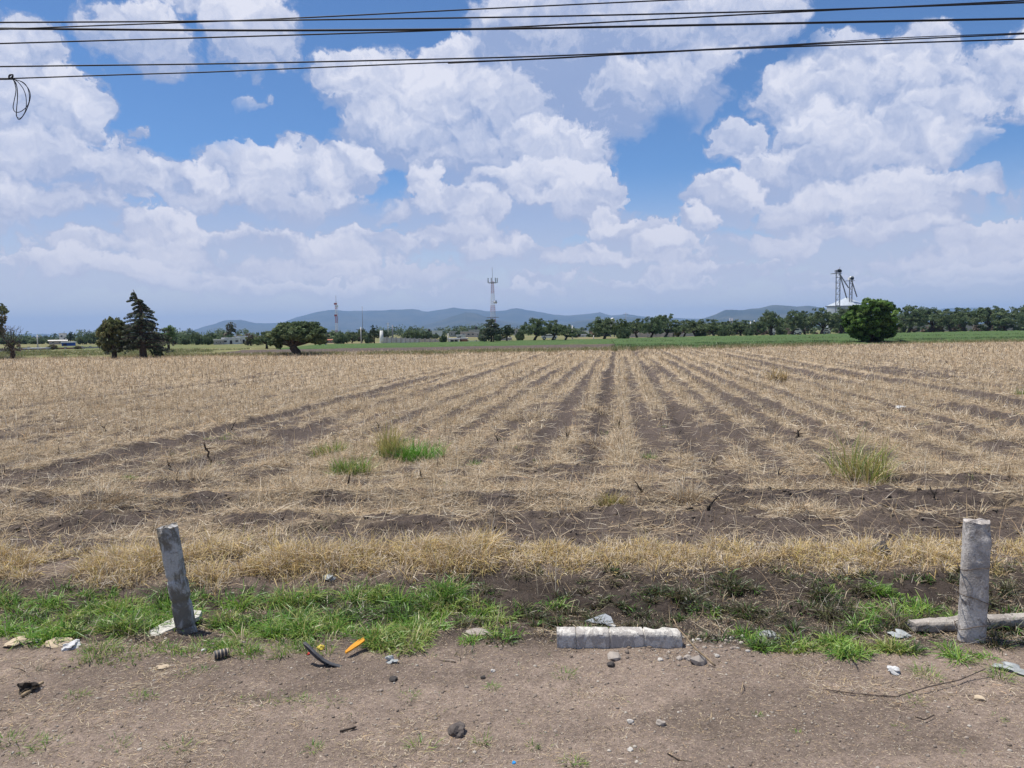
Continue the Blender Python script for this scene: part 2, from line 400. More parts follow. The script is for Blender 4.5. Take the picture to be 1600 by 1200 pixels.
# ------------------------------------------------------------------ blades of straw and grass
def blades(base, az, lean, L, w, bend, c0, c1):
    """every blade is two quads; base (N,3), lean from upright (rad), bend adds to the lean of the upper half"""
    n = len(base); az = np.asarray(az)
    h = np.stack([np.cos(az), np.sin(az)], 1); s = np.stack([-h[:, 1], h[:, 0]], 1)
    # random facing of the flat side
    d1 = np.concatenate([h * np.sin(lean)[:, None], np.cos(lean)[:, None]], 1)
    l2 = lean + bend
    d2 = np.concatenate([h * np.sin(l2)[:, None], np.cos(l2)[:, None]], 1)
    p1 = base + d1 * (L * .5)[:, None]; p2 = p1 + d2 * (L * .5)[:, None]
    tw = RNG.uniform(-.9, .9, n)
    sv = np.concatenate([s * np.cos(tw)[:, None], np.sin(tw)[:, None]], 1) * (w / 2)[:, None]
    V = np.stack([base - sv, base + sv, p1 - sv * .8, p1 + sv * .8, p2 - sv * .2, p2 + sv * .2], 1).reshape(-1, 3)
    b = np.arange(n)[:, None] * 6
    F = np.concatenate([b + np.array([0, 1, 3, 2]), b + np.array([2, 3, 5, 4])], 0)
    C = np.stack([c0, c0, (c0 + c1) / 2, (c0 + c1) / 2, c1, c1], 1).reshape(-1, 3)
    return V, F, C
class Batch:
    def __init__(s): s.V = []; s.F = []; s.C = []; s.n = 0
    def add(s, r):
        V, F, C = r; s.V.append(V); s.F.append(F + s.n); s.C.append(C); s.n += len(V)
    def build(s, name, mat, parent=None):
        me = np_mesh(name, np.concatenate(s.V), np.concatenate(s.F), mat, np.concatenate(s.C))
        return link(name, me, None, parent)
def pick(pal, n, jit=.18):
    pal = np.array(pal); c = pal[RNG.integers(0, len(pal), n)]
    return c * (1 + RNG.uniform(-jit, jit, (n, 1)))
DRY = [(.50, .395, .265), (.44, .345, .225), (.56, .465, .335), (.38, .295, .20), (.50, .375, .22), (.60, .525, .43)]
GOLD = [(.56, .42, .17), (.50, .36, .14), (.62, .49, .23), (.44, .31, .14), (.38, .33, .12)]
PALE = [(.50, .345, .21), (.58, .49, .35), (.50, .41, .28), (.44, .34, .22), (.62, .55, .43), (.36, .28, .18)]
GREEN = [(.10, .23, .03), (.15, .29, .04), (.065, .145, .022), (.20, .31, .055), (.12, .25, .045), (.27, .30, .09)]
DARKG = [(.05, .08, .025), (.08, .08, .035), (.07, .11, .035), (.11, .08, .04), (.035, .035, .022), (.045, .04, .03)]
KEEP = []
for (a_, b_, rx, ry) in ((272, 985, .24, .17), (968, 1026, .46, .10), (968, 1010, .46, .10), (505, 1040, .15, .07), (556, 1032, .10, .10), (1460, 1000, .32, .12), (1520, 1012, .12, .10), (345, 1035, .10, .08), (100, 1020, .14, .07), (615, 1045, .09, .08)):
    p_ = ground_at(a_, b_); KEEP.append((p_.x, p_.y, rx, ry))
def clear(x, y):
    k_ = np.ones(len(x), bool)
    for (a_, b_, rx, ry) in KEEP: k_ &= ((x - a_) / rx) ** 2 + ((y - b_) / ry) ** 2 > 1
    return k_
def tufts(B, cx, cy, nb, rad, H, pal, spread=.75, wid=.0045, tip=None, dz=0.0, inner=.35, bendr=(.1, .9)):
    """nb blades round each centre; arrays cx, cy, H, rad"""
    kk = clear(cx, cy); cx, cy, rad, H = cx[kk], cy[kk], rad[kk], H[kk]
    k_ = len(cx); idx = np.repeat(np.arange(k_), nb); n = len(idx)
    if n == 0: return
    a = RNG.uniform(0, 2 * np.pi, n); r = np.sqrt(RNG.random(n)) * rad[idx]
    x = cx[idx] + np.cos(a) * r; y = cy[idx] + np.sin(a) * r
    z = terrain(x, y, False) - .012 + dz
    lean = np.clip(RNG.normal(spread * (inner + (1 - inner) * r / rad[idx]), .28, n), 0, 1.5)
    L = H[idx] * RNG.uniform(.45, 1.15, n)
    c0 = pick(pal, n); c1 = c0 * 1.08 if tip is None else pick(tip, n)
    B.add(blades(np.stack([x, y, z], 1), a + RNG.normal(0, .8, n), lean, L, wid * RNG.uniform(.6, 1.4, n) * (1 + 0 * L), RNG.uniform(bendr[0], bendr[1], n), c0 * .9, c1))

# loose straw over the stubble field, denser where the cover mask says so
B = Batch()
def scatter_straw(y0, y1, N, wl, length, lift=.02, thr=.28, up=.12):
    # area uniform inside the wedge of view plus a margin
    y = np.sqrt(RNG.uniform(y0 ** 2, y1 ** 2, N)); x = RNG.uniform(-.86, .86, N) * y
    s = straw_cover(x, y); keep = (RNG.random(N) < sst(s, thr, .9) * .95 + .06) & (y < edge_y(x) + .5)
    x, y = x[keep], y[keep]; n = len(x)
    z = terrain(x, y, False) + RNG.uniform(0, lift, n)
    lean = np.where(RNG.random(n) < up, RNG.uniform(.1, 1.1, n), RNG.uniform(1.25, 1.75, n))
    L = RNG.uniform(*length, n); w = wl * RNG.uniform(.5, 1.5, n)
    c = pick(DRY + PALE, n, .25); c = np.where(RNG.random((n, 1)) < .10, c * .35, c)
    B.add(blades(np.stack([x, y, z], 1), RNG.uniform(0, 6.283, n), lean, L, w, RNG.uniform(-.5, .5, n), c, c))
scatter_straw(6.8, 13, 210000, .0042, (.06, .34))
scatter_straw(13, 26, 200000, .0075, (.08, .36), up=.22)
scatter_straw(26, 50, 170000, .014, (.10, .36), up=.35)
scatter_straw(50, 80, 120000, .024, (.12, .36), .03, .2, .45)
tag(B.build('field_straw', M['straw']), kind='stuff')

# stubs of the cut crop standing along the rows
B = Batch()
N = 30000
y = np.sqrt(RNG.uniform(10 ** 2, 78 ** 2, N)); k_ = RNG.uniform(-.86, .86, N) * y
u = np.round(row_u(k_, y) / .84) * .84 + RNG.normal(0, .05, N)
x = (u + y * math.sin(ROWA)) / math.cos(ROWA)
keep = (RNG.random(N) < .35 + .5 * fbm(x, y, 5, 2, ox=51)) & (y < edge_y(x)); x, y = x[keep], y[keep]; n = len(x)
c = pick(DRY, n); c = np.where(RNG.random((n, 1)) < .42, c * np.array((.24, .22, .23)), c)
B.add(blades(np.stack([x, y, terrain(x, y, False) - .01], 1), RNG.uniform(0, 6.28, n), np.abs(RNG.normal(0, .35, n)), RNG.uniform(.06, .24, n), .008 + .00032 * y, RNG.normal(0, .2, n), c * .8, c))
tag(B.build('crop_stubble', M['straw']), kind='stuff')

# low heaps of dry grass in the field
B = Batch()
N = 1500
y = np.sqrt(RNG.uniform(7.2 ** 2, 40 ** 2, N)); x = RNG.uniform(-.84, .84, N) * y
keep = (RNG.random(N) < straw_cover(x, y) * 1.1); x, y = x[keep], y[keep]; n = len(x)
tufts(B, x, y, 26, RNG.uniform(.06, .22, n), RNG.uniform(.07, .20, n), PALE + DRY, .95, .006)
PX = [(300, 752, .42, .34), (150, 792, .35, .3), (480, 768, .5, .22), (560, 640, .7, .3), (690, 640, .5, .3), (240, 640, .5, .25), (1440, 740, .45, .22), (935, 690, .4, .26), (1075, 785, .2, .26), (1250, 800, .3, .2),
      (700, 668, .5, .28), (830, 655, .5, .3), (400, 690, .4, .2), (60, 705, .4, .2), (1570, 690, .5, .25), (1340, 758, .3, .2), (880, 800, .35, .16), (170, 640, .5, .2), (620, 640, .5, .3), (930, 640, .4, .25)]
q = [ground_at(a_, b_) for a_, b_, _, _ in PX]
tufts(B, np.array([p.x for p in q]), np.array([p.y for p in q]), 420, np.array([p[2] for p in PX]), np.array([p[3] for p in PX]), PALE + DRY, .9, .005)
tag(B.build('dry_grass_heaps', M['straw']), kind='stuff')

# the band of standing dry grass along the field edge
B = Batch()
N = 2300
x = RNG.uniform(-7.2, 7.2, N); y = 6.24 + RNG.normal(0, .19, N) + .35 * (fbm(x, x * 0, 1.1, 3, ox=61) - .5)
dn = fbm(x, y, .45, 4, ox=62) + .07 * (x < 0) + .03 * (x > 2.3)
keep = (RNG.random(N) < sst(dn, .41, .54)); x, y = x[keep], y[keep]; n = len(x)
Hh = RNG.uniform(.06, .19, n) * (.8 + .50 * (x < -.2)) * (.25 + 1.5 * fbm(x, y, .38, 2, ox=63))
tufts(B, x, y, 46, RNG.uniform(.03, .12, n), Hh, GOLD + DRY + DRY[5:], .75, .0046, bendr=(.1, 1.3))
x = RNG.uniform(-7, 7, 380); y = 6.5 + RNG.normal(0, .38, 380)                # flattened straw between the tufts
tufts(B, x, y, 26, RNG.uniform(.08, .22, 380), RNG.uniform(.10, .22, 380), DRY + PALE, 1.35, .0035, inner=.9)
x = RNG.uniform(-6.5, 6.5, 260) ; y = 6.2 + RNG.normal(0, .42, 260)          # long thin seed stems
tufts(B, x, y, 4, np.full(260, .06), RNG.uniform(.25, .55, 260), PALE, .55, .003, inner=.8)
tag(B.build('dry_grass', M['straw']), kind='stuff')

# green grass in the ditch, lush at the left
B = Batch()
def gline(x0, x1, N, yc, ys_, thr, nb, hr, pal, tip=None, sp=.8, w=.005, seed=70, rr=(.04, .13)):
    x = RNG.uniform(x0, x1, N); y = yc + RNG.normal(0, ys_, N)
    keep = fbm(x, y, .42, 3, ox=seed) > thr; x, y = x[keep], y[keep]; n = len(x)
    if n: tufts(B, x, y, nb, RNG.uniform(*rr, n), RNG.uniform(*hr, n), pal, sp, w, tip, inner=.5)
YG = GREEN + [(.26, .34, .07), (.34, .33, .12)]
def clumps(x0, x1, y0, y1, N, hr, rr, nb, pals, seed, sp=.95, thr=.0):
    rg = np.random.default_rng(seed)
    for i in range(N):
        cx_, cy_ = rg.uniform(x0, x1), rg.uniform(y0, y1)
        cy_ -= .065 * cx_ * (1 - max(0, min(1, (cy_ - 4.9) / .8)))
        if float(fbm([cx_], [cy_], .6, 2, ox=seed)[0]) < thr: continue
        r_ = rg.uniform(*rr); H_ = rg.uniform(*hr); k_ = 6; pal = pals[rg.integers(0, len(pals))]
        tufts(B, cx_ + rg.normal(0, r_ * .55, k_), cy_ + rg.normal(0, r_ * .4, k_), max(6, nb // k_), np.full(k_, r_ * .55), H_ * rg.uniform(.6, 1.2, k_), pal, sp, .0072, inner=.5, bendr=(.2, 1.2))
PG = [GREEN, DARKG[:3] + GREEN[1:3], GREEN[:2] + [(.24, .34, .06)], YG, [(.20, .30, .05), (.28, .34, .09), (.34, .32, .12), (.14, .22, .04)]]
PD = [DARKG, DARKG + GREEN[:1], [(.10, .08, .045), (.07, .06, .04), (.12, .13, .05)]]
clumps(-4.4, -.45, 4.48, 5.62, 104, (.09, .21), (.05, .13), 170, PG, 70)
clumps(-4.4, -2.0, 5.3, 5.75, 18, (.08, .16), (.05, .12), 120, PG, 71)
clumps(-1.2, -.1, 4.6, 5.6, 30, (.07, .15), (.04, .10), 160, PG + PD[1:2], 72)
clumps(-.4, 1.2, 4.75, 5.6, 34, (.04, .11), (.03, .07), 90, PD + PG[:1], 73)
clumps(1.25, 2.7, 4.45, 4.68, 15, (.07, .14), (.04, .09), 170, PG, 74)
clumps(1.2, 4.6, 4.65, 5.7, 84, (.06, .16), (.04, .11), 170, PD + PG[2:3], 75)
clumps(-.7, 4.8, 4.95, 5.95, 125, (.04, .12), (.03, .09), 90, PD, 76)
clumps(2.4, 4.6, 4.4, 4.8, 16, (.06, .13), (.04, .08), 120, PG[2:], 77)
clumps(-6.6, -4.4, 4.5, 5.6, 50, (.10, .2), (.08, .17), 260, PG, 78)
clumps(4.6, 7.0, 4.5, 5.6, 40, (.08, .18), (.06, .13), 200, PG + PD, 79)
gline(-2.6, -.4, 70, 4.50, .07, .45, 30, (.04, .11), YG, seed=81, rr=(.03, .08))
gline(-5, 5, 240, 5.1, .4, .45, 14, (.05, .16), DARKG + DRY, seed=82, rr=(.03, .10))
# dead stems lying across the damp soil
x = RNG.uniform(-5.5, 5.5, 5200); y = RNG.uniform(4.55, 6.1, 5200) - .05 * x; kp = fbm(x, y, .5, 3, ox=99) > .44; x, y = x[kp], y[kp]; n = len(x)
c = pick(DRY + [(.20, .16, .11), (.12, .10, .07)], n, .3)
B.add(blades(np.stack([x, y, terrain(x, y) + .004], 1), RNG.uniform(0, 6.28, n), np.where(RNG.random(n) < .25, RNG.uniform(.3, 1.2, n), RNG.uniform(1.3, 1.6, n)), RNG.uniform(.03, .20, n), RNG.uniform(.0015, .0035, n), RNG.normal(0, .4, n), c, c))
# small sprigs on the bare shoulder
PXG = [(40, 1168, .09, .07), (75, 1165, .07, .06), (120, 1090, .05, .06), (215, 1092, .05, .05), (232, 1090, .04, .05), (450, 1092, .06, .06), (420, 1098, .05, .05), (470, 1100, .05, .05), (385, 1095, .04, .04),
       (520, 1100, .05, .05), (752, 1158, .035, .06), (770, 1078, .03, .05), (882, 1058, .05, .07), (892, 1190, .04, .06), (833, 1166, .02, .05), (1183, 1117, .02, .04), (1407, 1137, .025, .04), (1560, 1120, .03, .03),
       (1498, 1175, .03, .03), (660, 1170, .05, .08), (490, 1170, .03, .05), (1445, 1052, .06, .08), (1455, 1058, .05, .06), (1562, 1058, .05, .12), (1430, 1098, .04, .05), (150, 1010, .08, .1), (290, 1052, .04, .05), (325, 1048, .04, .05),
       (330, 1035, .05, .06), (280, 1170, .06, .05), (180, 1165, .06, .05), (10, 1160, .06, .08), (555, 1042, .07, .08), (900, 1195, .04, .05), (1245, 1150, .05, .03), (1000, 1170, .03, .03), (640, 1090, .06, .04), (500, 1090, .03, .03)]
q = [ground_at(a_, b_) for a_, b_, _, _ in PXG]
tufts(B, np.array([p.x for p in q]), np.array([p.y for p in q]), 55, np.array([p[2] for p in PXG]), np.array([p[3] for p in PXG]), YG, .9, .0035, inner=.6)
x = RNG.uniform(-3.6, 3.6, 700); y = RNG.uniform(2.4, 4.5, 700); kp = fbm(x, y, .7, 3, ox=83) > .55; x, y = x[kp], y[kp]
tufts(B, x, y, 9, np.full(len(x), .03), RNG.uniform(.015, .05, len(x)), YG + DRY, .8, .003, inner=.6)
# faint green regrowth among the straw
x = RNG.uniform(-9, 11, 260); y = RNG.uniform(7, 17, 260); kp = fbm(x, y, 1.5, 3, ox=84) > .56; x, y = x[kp], y[kp]
tufts(B, x, y, 30, RNG.uniform(.04, .14, len(x)), RNG.uniform(.04, .11, len(x)), YG + DARKG, .8, .005)
tag(B.build('grass', M['grass']), kind='stuff')

# straw crumbs and chaff on the shoulder and in the ditch
B = Batch()
N = 110000
y = np.sqrt(RNG.uniform(1.6 ** 2, 6.2 ** 2, N)); x = RNG.uniform(-.9, .9, N) * y
s = fbm(x, y, .45, 4, ox=91); keep = RNG.random(N) < sst(s, .50, .66) + .05
x, y = x[keep], y[keep]; n = len(x)
c = pick(DRY + PALE, n, .25); c = np.where(RNG.random((n, 1)) < .2, c * .35, c)
B.add(blades(np.stack([x, y, terrain(x, y) + .004], 1), RNG.uniform(0, 6.28, n), RNG.uniform(1.4, 1.65, n), RNG.uniform(.008, .055, n), RNG.uniform(.001, .0028, n), RNG.normal(0, .3, n), c, c))
q = [(955, 1160, .13), (1255, 1060, .14), (1310, 1075, .12), (950, 1130, .08), (480, 1122, .07), (395, 1135, .08), (1120, 1140, .1), (650, 1120, .1), (1200, 1058, .1), (890, 1175, .1), (300, 1165, .1), (1290, 1055, .08), (700, 1130, .09)]
q2 = [ground_at(a_, b_) for a_, b_, _ in q]
tufts(B, np.array([p.x for p in q2]), np.array([p.y for p in q2]), 130, np.array([p[2] for p in q]), np.full(len(q), .06), DRY, 1.3, .0028, inner=.9)
y = np.sqrt(RNG.uniform(1.8 ** 2, 5.2 ** 2, 120000)); x = RNG.uniform(-.8, .8, 120000) * y
n = len(x); c = pick(DRY + PALE + [(.22, .18, .15)] * 4, n, .3)
B.add(blades(np.stack([x, y, terrain(x, y) + .003], 1), RNG.uniform(0, 6.28, n), RNG.uniform(1.4, 1.6, n), RNG.uniform(.003, .016, n), RNG.uniform(.001, .0022, n), RNG.normal(0, .2, n), c, c))
xx = RNG.uniform(-3.4, 3.4, 90); yy = RNG.uniform(2.6, 4.5, 90)
tufts(B, xx, yy, 46, RNG.uniform(.03, .14, 90), np.full(90, .045), DRY + PALE, 1.35, .0024, inner=.95)
tag(B.build('chaff', M['straw']), kind='stuff')

# grit and small stones
def pebbles(n, xr, yr, sz, nm, pal, mask=None):
    x = RNG.uniform(*xr, n); y = RNG.uniform(*yr, n)
    if mask is not None: kp = mask(x, y); x, y = x[kp], y[kp]; n = len(x)
    t_ = (1 + 5 ** .5) / 2
    ico = np.array([(-1, t_, 0), (1, t_, 0), (-1, -t_, 0), (1, -t_, 0), (0, -1, t_), (0, 1, t_), (0, -1, -t_), (0, 1, -t_), (t_, 0, -1), (t_, 0, 1), (-t_, 0, -1), (-t_, 0, 1)]) / 1.9
    f = np.array([(0, 11, 5), (0, 5, 1), (0, 1, 7), (0, 7, 10), (0, 10, 11), (1, 5, 9), (5, 11, 4), (11, 10, 2), (10, 7, 6), (7, 1, 8), (3, 9, 4), (3, 4, 2), (3, 2, 6), (3, 6, 8), (3, 8, 9), (4, 9, 5), (2, 4, 11), (6, 2, 10), (8, 6, 7), (9, 8, 1)])
    s = sz[0] * (sz[1] / sz[0]) ** (RNG.random(n) ** 2.5)
    V = ico[None] * (1 + RNG.uniform(-.3, .3, (n, 12, 1))) * s[:, None, None] * np.stack([RNG.uniform(.7, 1.3, n), RNG.uniform(.7, 1.3, n), RNG.uniform(.4, .8, n)], 1)[:, None, :]
    V = V + np.stack([x, y, terrain(x, y) + s * .15], 1)[:, None, :]
    F = f[None] + (np.arange(n) * 12)[:, None, None]
    C = np.repeat(pick(pal, n, .25)[:, None], 12, 1)
    o = link(nm, np_mesh(nm, V.reshape(-1, 3), F.reshape(-1, 3), M['straw'], C.reshape(-1, 3)))
    return tag(o, kind='stuff')
GRIT = [(.27, .225, .19), (.31, .265, .225), (.21, .172, .145), (.40, .36, .31), (.17, .135, .11), (.25, .205, .17)]
pebbles(16000, (-4.2, 4.2), (1.8, 4.9), (.002, .011), 'grit', GRIT)
pebbles(500, (.3, 1.7), (4.35, 4.75), (.004, .022), 'rubble_crumbs', GRIT + [(.5, .47, .43)], lambda x, y: RNG.random(len(x)) < 1.2 - abs(x - 1.0))
CLOD = [(.12, .093, .076), (.14, .11, .09), (.10, .08, .066)]
pebbles(7000, (-9, 9), (6.4, 12), (.006, .032), 'soil_clods', CLOD, lambda x, y: straw_cover(x, y) < .6)

# ------------------------------------------------------------------ hills
def hill(name, prof, Y, depth, colr, seed, base=-5.0):
    """a range whose crest follows prof (photo pixels) at distance Y, falling away before and behind"""
    px = np.array([p[0] for p in prof], float); py = np.array([p[1] for p in prof], float)
    g = np.linspace(px[0], px[-1], 260); gyv = np.interp(g, px, py) + 1.0 * (vnoise(g, g * 0, 14, seed) - .5) + .6 * (vnoise(g, g * 0, 4, seed + 2) - .5)
    pts = [at(a_, b_, Y) for a_, b_ in zip(g, gyv)]
    cx = np.array([p.x for p in pts]); cz = np.array([max(p.z, 1.0) for p in pts])
    rowsn = 46; vv = np.linspace(-1, 1, rowsn)
    V = []
    for v_ in vv:
        yy = Y + v_ * depth + 0 * cx
        rid = fbm(cx / 1000, yy / 1000, .55, 5, .55, ox=seed)
        fall = (1 - abs(v_)) ** 1.15
        h = cz * fall * (1 - (1 - fall) * 1.1 * abs(rid - .5) * 2) + (cz * .25) * (rid - .5) * (1 - abs(2 * fall - 1))
        h = np.minimum(h, cz * (fall * .5 + .5)) if v_ != 0 else cz
        V.append(np.stack([cx * (yy / Y), yy, h + base * (1 - fall)], 1))
    V = np.concatenate(V); n_ = len(cx)
    i = np.arange((rowsn - 1) * (n_ - 1)); r = i // (n_ - 1); q_ = i % (n_ - 1); b = r * n_ + q_
    F = np.stack([b, b + 1, b + 1 + n_, b + n_], 1)
    return tag(link(name, np_mesh(name, V, F, colr, None, True)), kind='structure')
m, t = mat_new('hill_scrub'); M['hill'] = m
pos = t.node('ShaderNodeNewGeometry').outputs['Position']
n1 = t.noise(pos, 0.004, 8, 0.65)
surf(t, t.mix(t.ramp(n1, .4, .62), (0.03, 0.04, 0.028), (0.07, 0.07, 0.045)), 1.0, 0.0)
hill('hills', [(-260, 530), (-60, 525), (0, 523), (60, 521.5), (130, 522.5), (190, 521), (240, 524), (285, 521), (320, 510), (352, 500), (378, 499), (400, 504.5), (440, 504), (466, 494), (500, 486), (520, 483), (540, 484.5), (575, 485), (610, 483.5), (640, 482), (650, 482.5), (664, 486.5), (690, 483.5), (710, 479), (722, 482), (745, 482.5), (762, 486), (785, 485), (803, 480), (830, 483.5), (860, 490), (885, 492), (915, 490), (938, 487), (955, 492.5), (980, 490), (1005, 494.5), (1060, 497), (1110, 498), (1180, 508), (1300, 511), (1420, 500), (1470, 482), (1485, 480.5), (1530, 479.5), (1560, 485), (1640, 496), (1850, 503)], 9500, 2600, M['hill'], 3)
hill('hills', [(600, 521), (640, 514), (680, 503), (705, 494), (728, 487), (745, 489), (770, 498), (800, 504), (840, 509), (870, 508), (890, 503), (920, 499), (960, 496), (985, 494.5), (1010, 496), (1050, 500), (1080, 505), (1120, 512)], 6800, 1500, M['hill'], 8)
hill('hills', [(1030, 516), (1060, 507), (1085, 501), (1100, 497), (1118, 490), (1134, 483), (1160, 483.5), (1190, 480), (1205, 476), (1225, 475.5), (1245, 478), (1268, 477), (1280, 479), (1320, 487), (1380, 497), (1440, 505)], 6000, 1500, M['hill'], 12)

# ------------------------------------------------------------------ trees
LEAFP = {
 'mesquite': [(.11, .155, .078), (.14, .185, .092), (.08, .12, .06), (.18, .22, .11)],
 'bush': [(.075, .145, .034), (.10, .185, .045), (.052, .10, .026), (.14, .22, .06)],
 'conifer': [(.115, .145, .10), (.15, .18, .12), (.085, .11, .078), (.19, .205, .15)],
 'poplar': [(.15, .22, .09), (.19, .27, .11), (.12, .18, .07)],
 'euc': [(.13, .14, .08), (.18, .17, .11), (.20, .17, .12), (.10, .12, .065)],
 'olive': [(.125, .145, .065), (.165, .18, .078), (.09, .11, .05), (.20, .20, .095)],
 'dark': [(.06, .09, .048), (.08, .115, .058), (.045, .07, .04)],
 'light': [(.11, .155, .05), (.14, .18, .06), (.09, .125, .045)],
 'dead': [(.16, .13, .10), (.20, .16, .13), (.13, .10, .085)],
}
def leaves(C, R, n, size, pal, rng, droop=0.0, flat=.65, cv=.22):
    """n quads round each clump centre C (k,3) with radius R (k,)"""
    k_ = len(C); idx = np.repeat(np.arange(k_), n); N_ = len(idx)
    d = rng.normal(0, 1, (N_, 3)); d /= np.linalg.norm(d, axis=1)[:, None]
    r = rng.random(N_) ** .45
    p = C[idx] + d * (r * R[idx])[:, None] * np.array((1, 1, flat))
    a = rng.normal(0, 1, (N_, 3)); a[:, 2] *= .8; a /= np.linalg.norm(a, axis=1)[:, None]
    b = np.cross(a, rng.normal(0, 1, (N_, 3))); b /= np.linalg.norm(b, axis=1)[:, None]
    if droop: a = a * (1 - droop) + np.array((0, 0, -1)) * droop
    s = size * rng.uniform(.55, 1.35, N_)
    a = a * (s * .5)[:, None]; b = b * (s * .32)[:, None]
    V = np.stack([p - a, p + b, p + a, p - b], 1).reshape(-1, 3)
    F = np.arange(N_ * 4).reshape(-1, 4)
    cc_ = np.array(pal)[rng.integers(0, len(pal), k_)] * (1 + rng.uniform(-cv, cv, (k_, 1)))
    Cc = cc_[idx] * (1 + rng.uniform(-.25, .25, (N_, 1)))
    return V, F, np.repeat(Cc[:, None], 4, 1).reshape(-1, 3)
def crown_points(lobes, k_, rng, shell=.55):
    """clump centres in the given ellipsoids (x, y, z, rx, ry, rz), mostly near their surface"""
    L = np.array(lobes); vol = (L[:, 3] * L[:, 5]); idx = rng.choice(len(L), k_, p=vol / vol.sum())
    d = rng.normal(0, 1, (k_, 3)); d /= np.linalg.norm(d, axis=1)[:, None]
    r = shell + (1 - shell) * rng.random(k_) ** .6
    return L[idx, :3] + d * r[:, None] * L[idx, 3:6]
def limb(mb, p0, p1, r0, r1, rng, sag=.12, n=6):
    p0 = Vector(p0); p1 = Vector(p1); L = (p1 - p0).length
    pts = [p0 + (p1 - p0) * f + Vector((rng.normal(0, .03), rng.normal(0, .03), math.sin(f * math.pi) * sag)) * L * (1 if 0 < f < 1 else 0) for f in [i / 5 for i in range(6)]]
    mb.tube(pts, [r0 + (r1 - r0) * i / 5 for i in range(6)], n)
def tree_meshes(kind, seed, w, h, lean=0.0):
    """returns (trunk MB, (V,F,C) crown) for a tree w wide and h high, foot at the origin"""
    rng = np.random.default_rng(seed); mb = MB()
    if kind in ('mesquite', 'olive', 'light', 'dark'):
        fork = h * rng.uniform(.20, .28); fx = lean * w
        tr = .028 * w + .05
        mb.tube([(0, 0, -.15), (fx * .45, 0, fork * .5), (fx, 0, fork)], [tr * 1.35, tr, tr * .9], 8)
        nl = 7; lobes = []
        cb = h * .38
        for i in range(nl):
            a_ = 2 * math.pi * i / nl + rng.uniform(-.3, .3); rr = w * rng.uniform(.26, .34)
            z = h * rng.uniform(.40, .60)
            lobes.append((math.cos(a_) * rr + fx * .5, math.sin(a_) * rr, z, w * rng.uniform(.18, .25), w * rng.uniform(.18, .25), h * rng.uniform(.17, .27)))
        for i in range(3):
            lobes.append((rng.uniform(-.14, .14) * w + fx * .5, rng.uniform(-.14, .14) * w, h * rng.uniform(.68, .76), w * .22, w * .22, h * rng.uniform(.19, .24)))
        for l_ in lobes: limb(mb, (fx, 0, fork), (l_[0] * .85, l_[1] * .85, l_[2] - l_[5] * .2), tr * .55, tr * .12, rng, .05)
        k_ = 130 if w > 7 or kind == 'hero' else 80
        k_ = 140; C = crown_points(lobes, k_, rng, .4); R = rng.uniform(.04, .09, k_) * w
        crown = leaves(C, R, 52, .026 * w + .06, LEAFP[kind], rng, 0, .6, .3)
    elif kind == 'hero_mesquite':
        fx = -.10 * w; fork = h * .27
        mb.tube([(0, 0, -.2), (-.03 * w, 0, fork * .45), (-.075 * w, 0, fork * .8), (fx, 0, fork)], [.5, .36, .32, .30], 10)
        lobes = [(-.30 * w, 0, .60 * h, .17 * w, .2 * w, .20 * h), (-.18 * w, .1 * w, .76 * h, .18 * w, .2 * w, .18 * h), (0, 0, .82 * h, .2 * w, .2 * w, .17 * h), (.16 * w, 0, .80 * h, .19 * w, .2 * w, .18 * h), (.33 * w, 0, .62 * h, .15 * w, .2 * w, .22 * h),
                 (.22 * w, -.1 * w, .58 * h, .18 * w, .18 * w, .2 * h), (-.36 * w, -.05 * w, .40 * h, .11 * w, .13 * w, .13 * h), (-.05 * w, .18 * w, .66 * h, .22 * w, .16 * w, .18 * h), (0, -.2 * w, .64 * h, .22 * w, .15 * w, .18 * h), (.38 * w, 0, .44 * h, .09 * w, .12 * w, .13 * h), (-.34 * w, .05 * w, .27 * h, .06 * w, .07 * w, .08 * h)]
        for l_ in lobes[:10]: limb(mb, (fx, 0, fork), (l_[0] * .9, l_[1] * .85, l_[2] - l_[5] * .2), .19, .04, rng, .04)
        C = crown_points(lobes, 380, rng, .35); R = rng.uniform(.035, .07, 380) * w
        crown = leaves(C, R, 75, .24, LEAFP['mesquite'], rng)
    elif kind == 'round_bush':
        mb.tube([(0, 0, -.2), (0, 0, h * .3), (.1, 0, h * .5)], [.30, .24, .18], 8)
        for i in range(9):
            a_ = i * .7; limb(mb, (rng.uniform(-.2, .2), rng.uniform(-.2, .2), .1), (math.cos(a_) * w * .33, math.sin(a_) * w * .33, h * rng.uniform(.4, .75)), .13, .03, rng, .03)
        lobes = [(0, 0, .60 * h, .44 * w, .44 * w, .39 * h), (-.22 * w, 0, .42 * h, .27 * w, .3 * w, .26 * h), (.24 * w, 0, .42 * h, .26 * w, .3 * w, .27 * h), (0, 0, .34 * h, .38 * w, .38 * w, .30 * h), (-.28 * w, -.1 * w, .66 * h, .17 * w, .2 * w, .17 * h), (.2 * w, 0, .76 * h, .2 * w, .22 * w, .16 * h)]
        C = crown_points(lobes, 360, rng, .62); C[:, 2] = np.maximum(C[:, 2], .35); R = rng.uniform(.035, .09, 360) * w
        crown = leaves(C, R, 62, .40, LEAFP['bush'], rng, .15, .6, .38)
    elif kind == 'conifer':
        mb.tube([(0, 0, -.2), (0, 0, h * .3), (-.01 * w, 0, h * .72), (-.10 * w, 0, h * .9), (-.17 * w, 0, h)], [.34, .28, .12, .06, .02], 8)
        Cs = []; Rs = []
        nlev = 17
